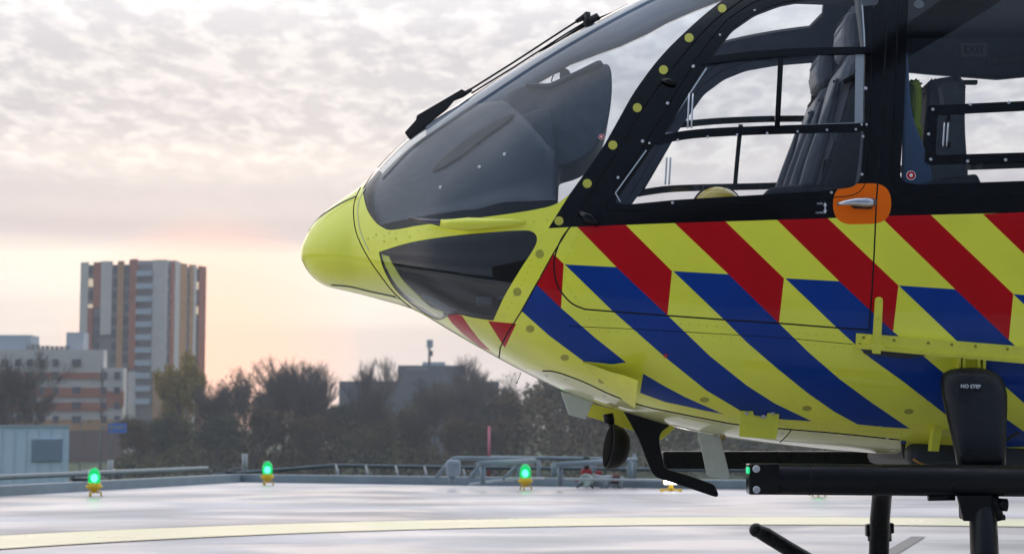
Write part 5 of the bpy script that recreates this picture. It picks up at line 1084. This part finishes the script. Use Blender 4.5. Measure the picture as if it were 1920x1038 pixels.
TR_ = [(42, 648, 200, 0, 'bare dark tree in front of the low banded apartment block, far left', 1.1), (8, 690, 215, 0, 'smaller bare tree at the left picture edge, in front of the banded block', 1.0),
 (352, 660, 235, 4, 'tall yellow green autumn tree against the right side of the tower', .48), (392, 720, 240, 2, 'brown leaved tree just right of the yellow green one', 1.0), (285, 785, 222, 5, 'low dull green tree below the tower, left of the yellow green one', 1.1), (262, 778, 215, 2, 'lowest brown bushy tree below the tower balconies', 1.1),
 (318, 768, 228, 3, 'olive tree directly under the tower corner', .9), (430, 690, 262, 1, 'thin bare tree between the autumn tree and the big bare one', .8), (478, 684, 250, 1, 'bare tree on the left shoulder of the big bare tree', .9), (528, 660, 240, 0, 'biggest bare tree, wide crown above the second green lamp', 1.15),
 (578, 672, 250, 6, 'bare upright tree right of the biggest bare tree', .9), (614, 678, 262, 6, 'narrow bare tree rising left of the office roof', .9), (560, 740, 228, 3, 'olive bushy tree under the biggest bare tree', 1.1), (640, 735, 240, 5, 'dull green tree in front of the left end of the office block', 1.), (690, 668, 300, 6, 'pointed bare tree above the left end of the office block', .8),
 (745, 664, 310, 6, 'bare tree just left of the office penthouse', .85), (720, 735, 240, 2, 'brown tree in front of the office wall, below the two pointed bare trees', 1.1), (850, 660, 300, 6, 'bare tree right of the phone mast', .85), (895, 668, 290, 6, 'bare tree at the right end of the office block', .9), (820, 700, 245, 3, 'olive tree covering the office penthouse corner below the mast', .9),
 (770, 748, 232, 2, 'brown tree in front of the office, below the mast', 1.1), (880, 730, 238, 5, 'dull green tree right of the office, above the pink pole', 1.), (940, 690, 250, 1, 'thinly leaved tree just left of the helicopter belly', .9), (985, 715, 240, 2, 'brown tree touching the helicopter underside in view', 1.1), (1040, 700, 245, 3, 'olive tree behind the white blade aerial', 1.),
 (1100, 740, 240, 2, 'brown tree behind the black search light', 1.1), (1180, 720, 245, 3, 'olive tree behind the black wire cutter', 1.1), (1280, 740, 250, 2, 'brown tree behind the belly between cutter and white aerial', 1.1), (1400, 740, 245, 5, 'dull green tree behind the belly right of the white aerial', 1.1), (1530, 745, 250, 2, 'brown tree behind the belly left of the front skid leg', 1.1), (1660, 745, 250, 3, 'olive tree behind the skid leg fairing', 1.1), (1800, 745, 250, 2, 'brown tree hidden behind the fairing at right', 1.1),
 (503, 676, 226, 6, 'slender bare tree inside the left half of the biggest bare crown', .8), (551, 668, 228, 0, 'bare tree inside the right half of the biggest bare crown', .9), (600, 684, 226, 0, 'spreading bare tree in front of the left end of the office roof', 1.), (660, 690, 224, 6, 'bare upright tree before the low wing of the office block', .9), (790, 700, 226, 0, 'bare tree crossing in front of the phone mast foot', 1.), (915, 684, 226, 6, 'bare tree above the pink pole', .9), (415, 704, 226, 0, 'bare tree right beside the yellow green autumn tree', .9),
 (470, 760, 225, 2, 'low brown tree above the second green lamp, in front of the bare trees', 1.2), (400, 775, 218, 5, 'low dull green tree left of the second green lamp', 1.2), (610, 775, 222, 2, 'low brown tree left of the bent pipe, nearest row', 1.3), (700, 785, 222, 3, 'low olive tree in the nearest row beyond the net rail', 1.3), (830, 780, 222, 2, 'low brown tree in the nearest row behind the bent pipe', 1.3), (930, 780, 222, 2, 'low brown tree in the nearest row right of the pink pole', 1.3)]
for k, (x, yt, Y, kd, lb, wd) in enumerate(TR_): tree(x, yt+(16 if kd in (2, 3, 5) and 380 < x < 1000 and yt < 760 else 0), Y, kd, lb, k+1, wd)
# undergrowth that reads as one mass
def thicket():
    R = random.Random(11); nv = []; nf = []; mi = []
    for k in range(60000):
        px = R.uniform(215, 1950); Y = R.uniform(226, 290); 
        hgt = 4.6+1.6*math.sin(px*.021)+1.5*math.sin(px*.057+1)+R.gauss(0, 1.2)
        if px < 300: hgt *= (px-190)/110
        if px > 980: hgt += 4.5
        z = GZ+max(.2, hgt)*R.random()**.75; x = (px-960)/3200*Y; c_ = Vector((x, Y, z)); a = Vector((R.gauss(0, 1), R.gauss(0, 1), R.gauss(0, 1))).normalized()*(.14+.2*R.random()); b_ = a.orthogonal()*.8; b_.rotate(Matrix.Rotation(R.random()*6.28, 3, a))
        q = len(nv); nv += [c_-a, c_+b_, c_+a, c_-b_]; nf.append((q, q+1, q+2, q+3)); mi.append(int(2.2*(math.sin(px*.013+Y*.07)*.5+.5)+R.random()*.8) % 3)
    tag(mesh_obj('undergrowth', nv, nf, [LF[0], LF[3], LF[1]], None, mi), kind='stuff', label='dense brown and green undergrowth filling the tree line')
thicket()
# things behind the photographer that the glossy skin mirrors
def hedge(name, x0, x1, Y, h, n, lb):
    R = random.Random(int(x0+500)); nv = []; nf = []
    for k in range(n):
        x = R.uniform(x0, x1); hh = h*(.6+.25*math.sin(x*.11)+.15*math.sin(x*.31)); c_ = Vector((x, Y+R.uniform(-4, 4), GZ+hh*R.random()**.7)); a = Vector((R.gauss(0, 1), R.gauss(0, 1), R.gauss(0, 1))).normalized()*.9; b_ = a.orthogonal()*.9; q = len(nv); nv += [c_-a, c_+b_, c_+a, c_-b_]; nf.append((q, q+1, q+2, q+3))
    tag(mesh_obj(name, nv, nf, [LF[3]]), kind='stuff', label=lb)
hedge('distant_wood', -260, 260, -130, 15, 9000, 'dark wood behind the photographer, seen only in reflections')
rb = thing('hospital_block', 'long dark hospital block behind the photographer seen only mirrored in the glossy skin', 'building', (0, -60, GZ))
child_at(MB().box(Vector((6, -65, 3)), (150, 10, 18)).build('wall', mat('hospital_wall', (.045, .04, .04), .8)), rb)
child_at(MB().box(Vector((-10, -66, 14)), (34, 8, 4)).build('plant_room', bpy.data.materials['hospital_wall']), rb)
for fl_ in range(4):
    b = MB()
    for k in range(34): b.box(Vector((-52+k*3.5, -59.95, -3.4+fl_*3.2)), (2.2, .1, 1.4))
    child_at(b.build('window_row', WND), rb)
HAZE_D = 0.0006
hz = MB(); hz.box(Vector((0, 150, 21)), (700, 660, 56)); hz = hz.build('haze', bpy.data.materials.new('haze_air')); tag(hz, kind='stuff', label='thin evening haze over the whole place')
m = hz.data.materials[0]; m.use_nodes = True; nt = m.node_tree; nt.nodes.clear(); o = nt.nodes.new('ShaderNodeOutputMaterial'); v = nt.nodes.new('ShaderNodeVolumePrincipled')
v.inputs['Color'].default_value = (.85, .88, .95, 1); v.inputs['Density'].default_value = HAZE_D; v.inputs['Anisotropy'].default_value = .3; nt.links.new(v.outputs[0], o.inputs['Volume'])
hz.display_type = 'WIRE'
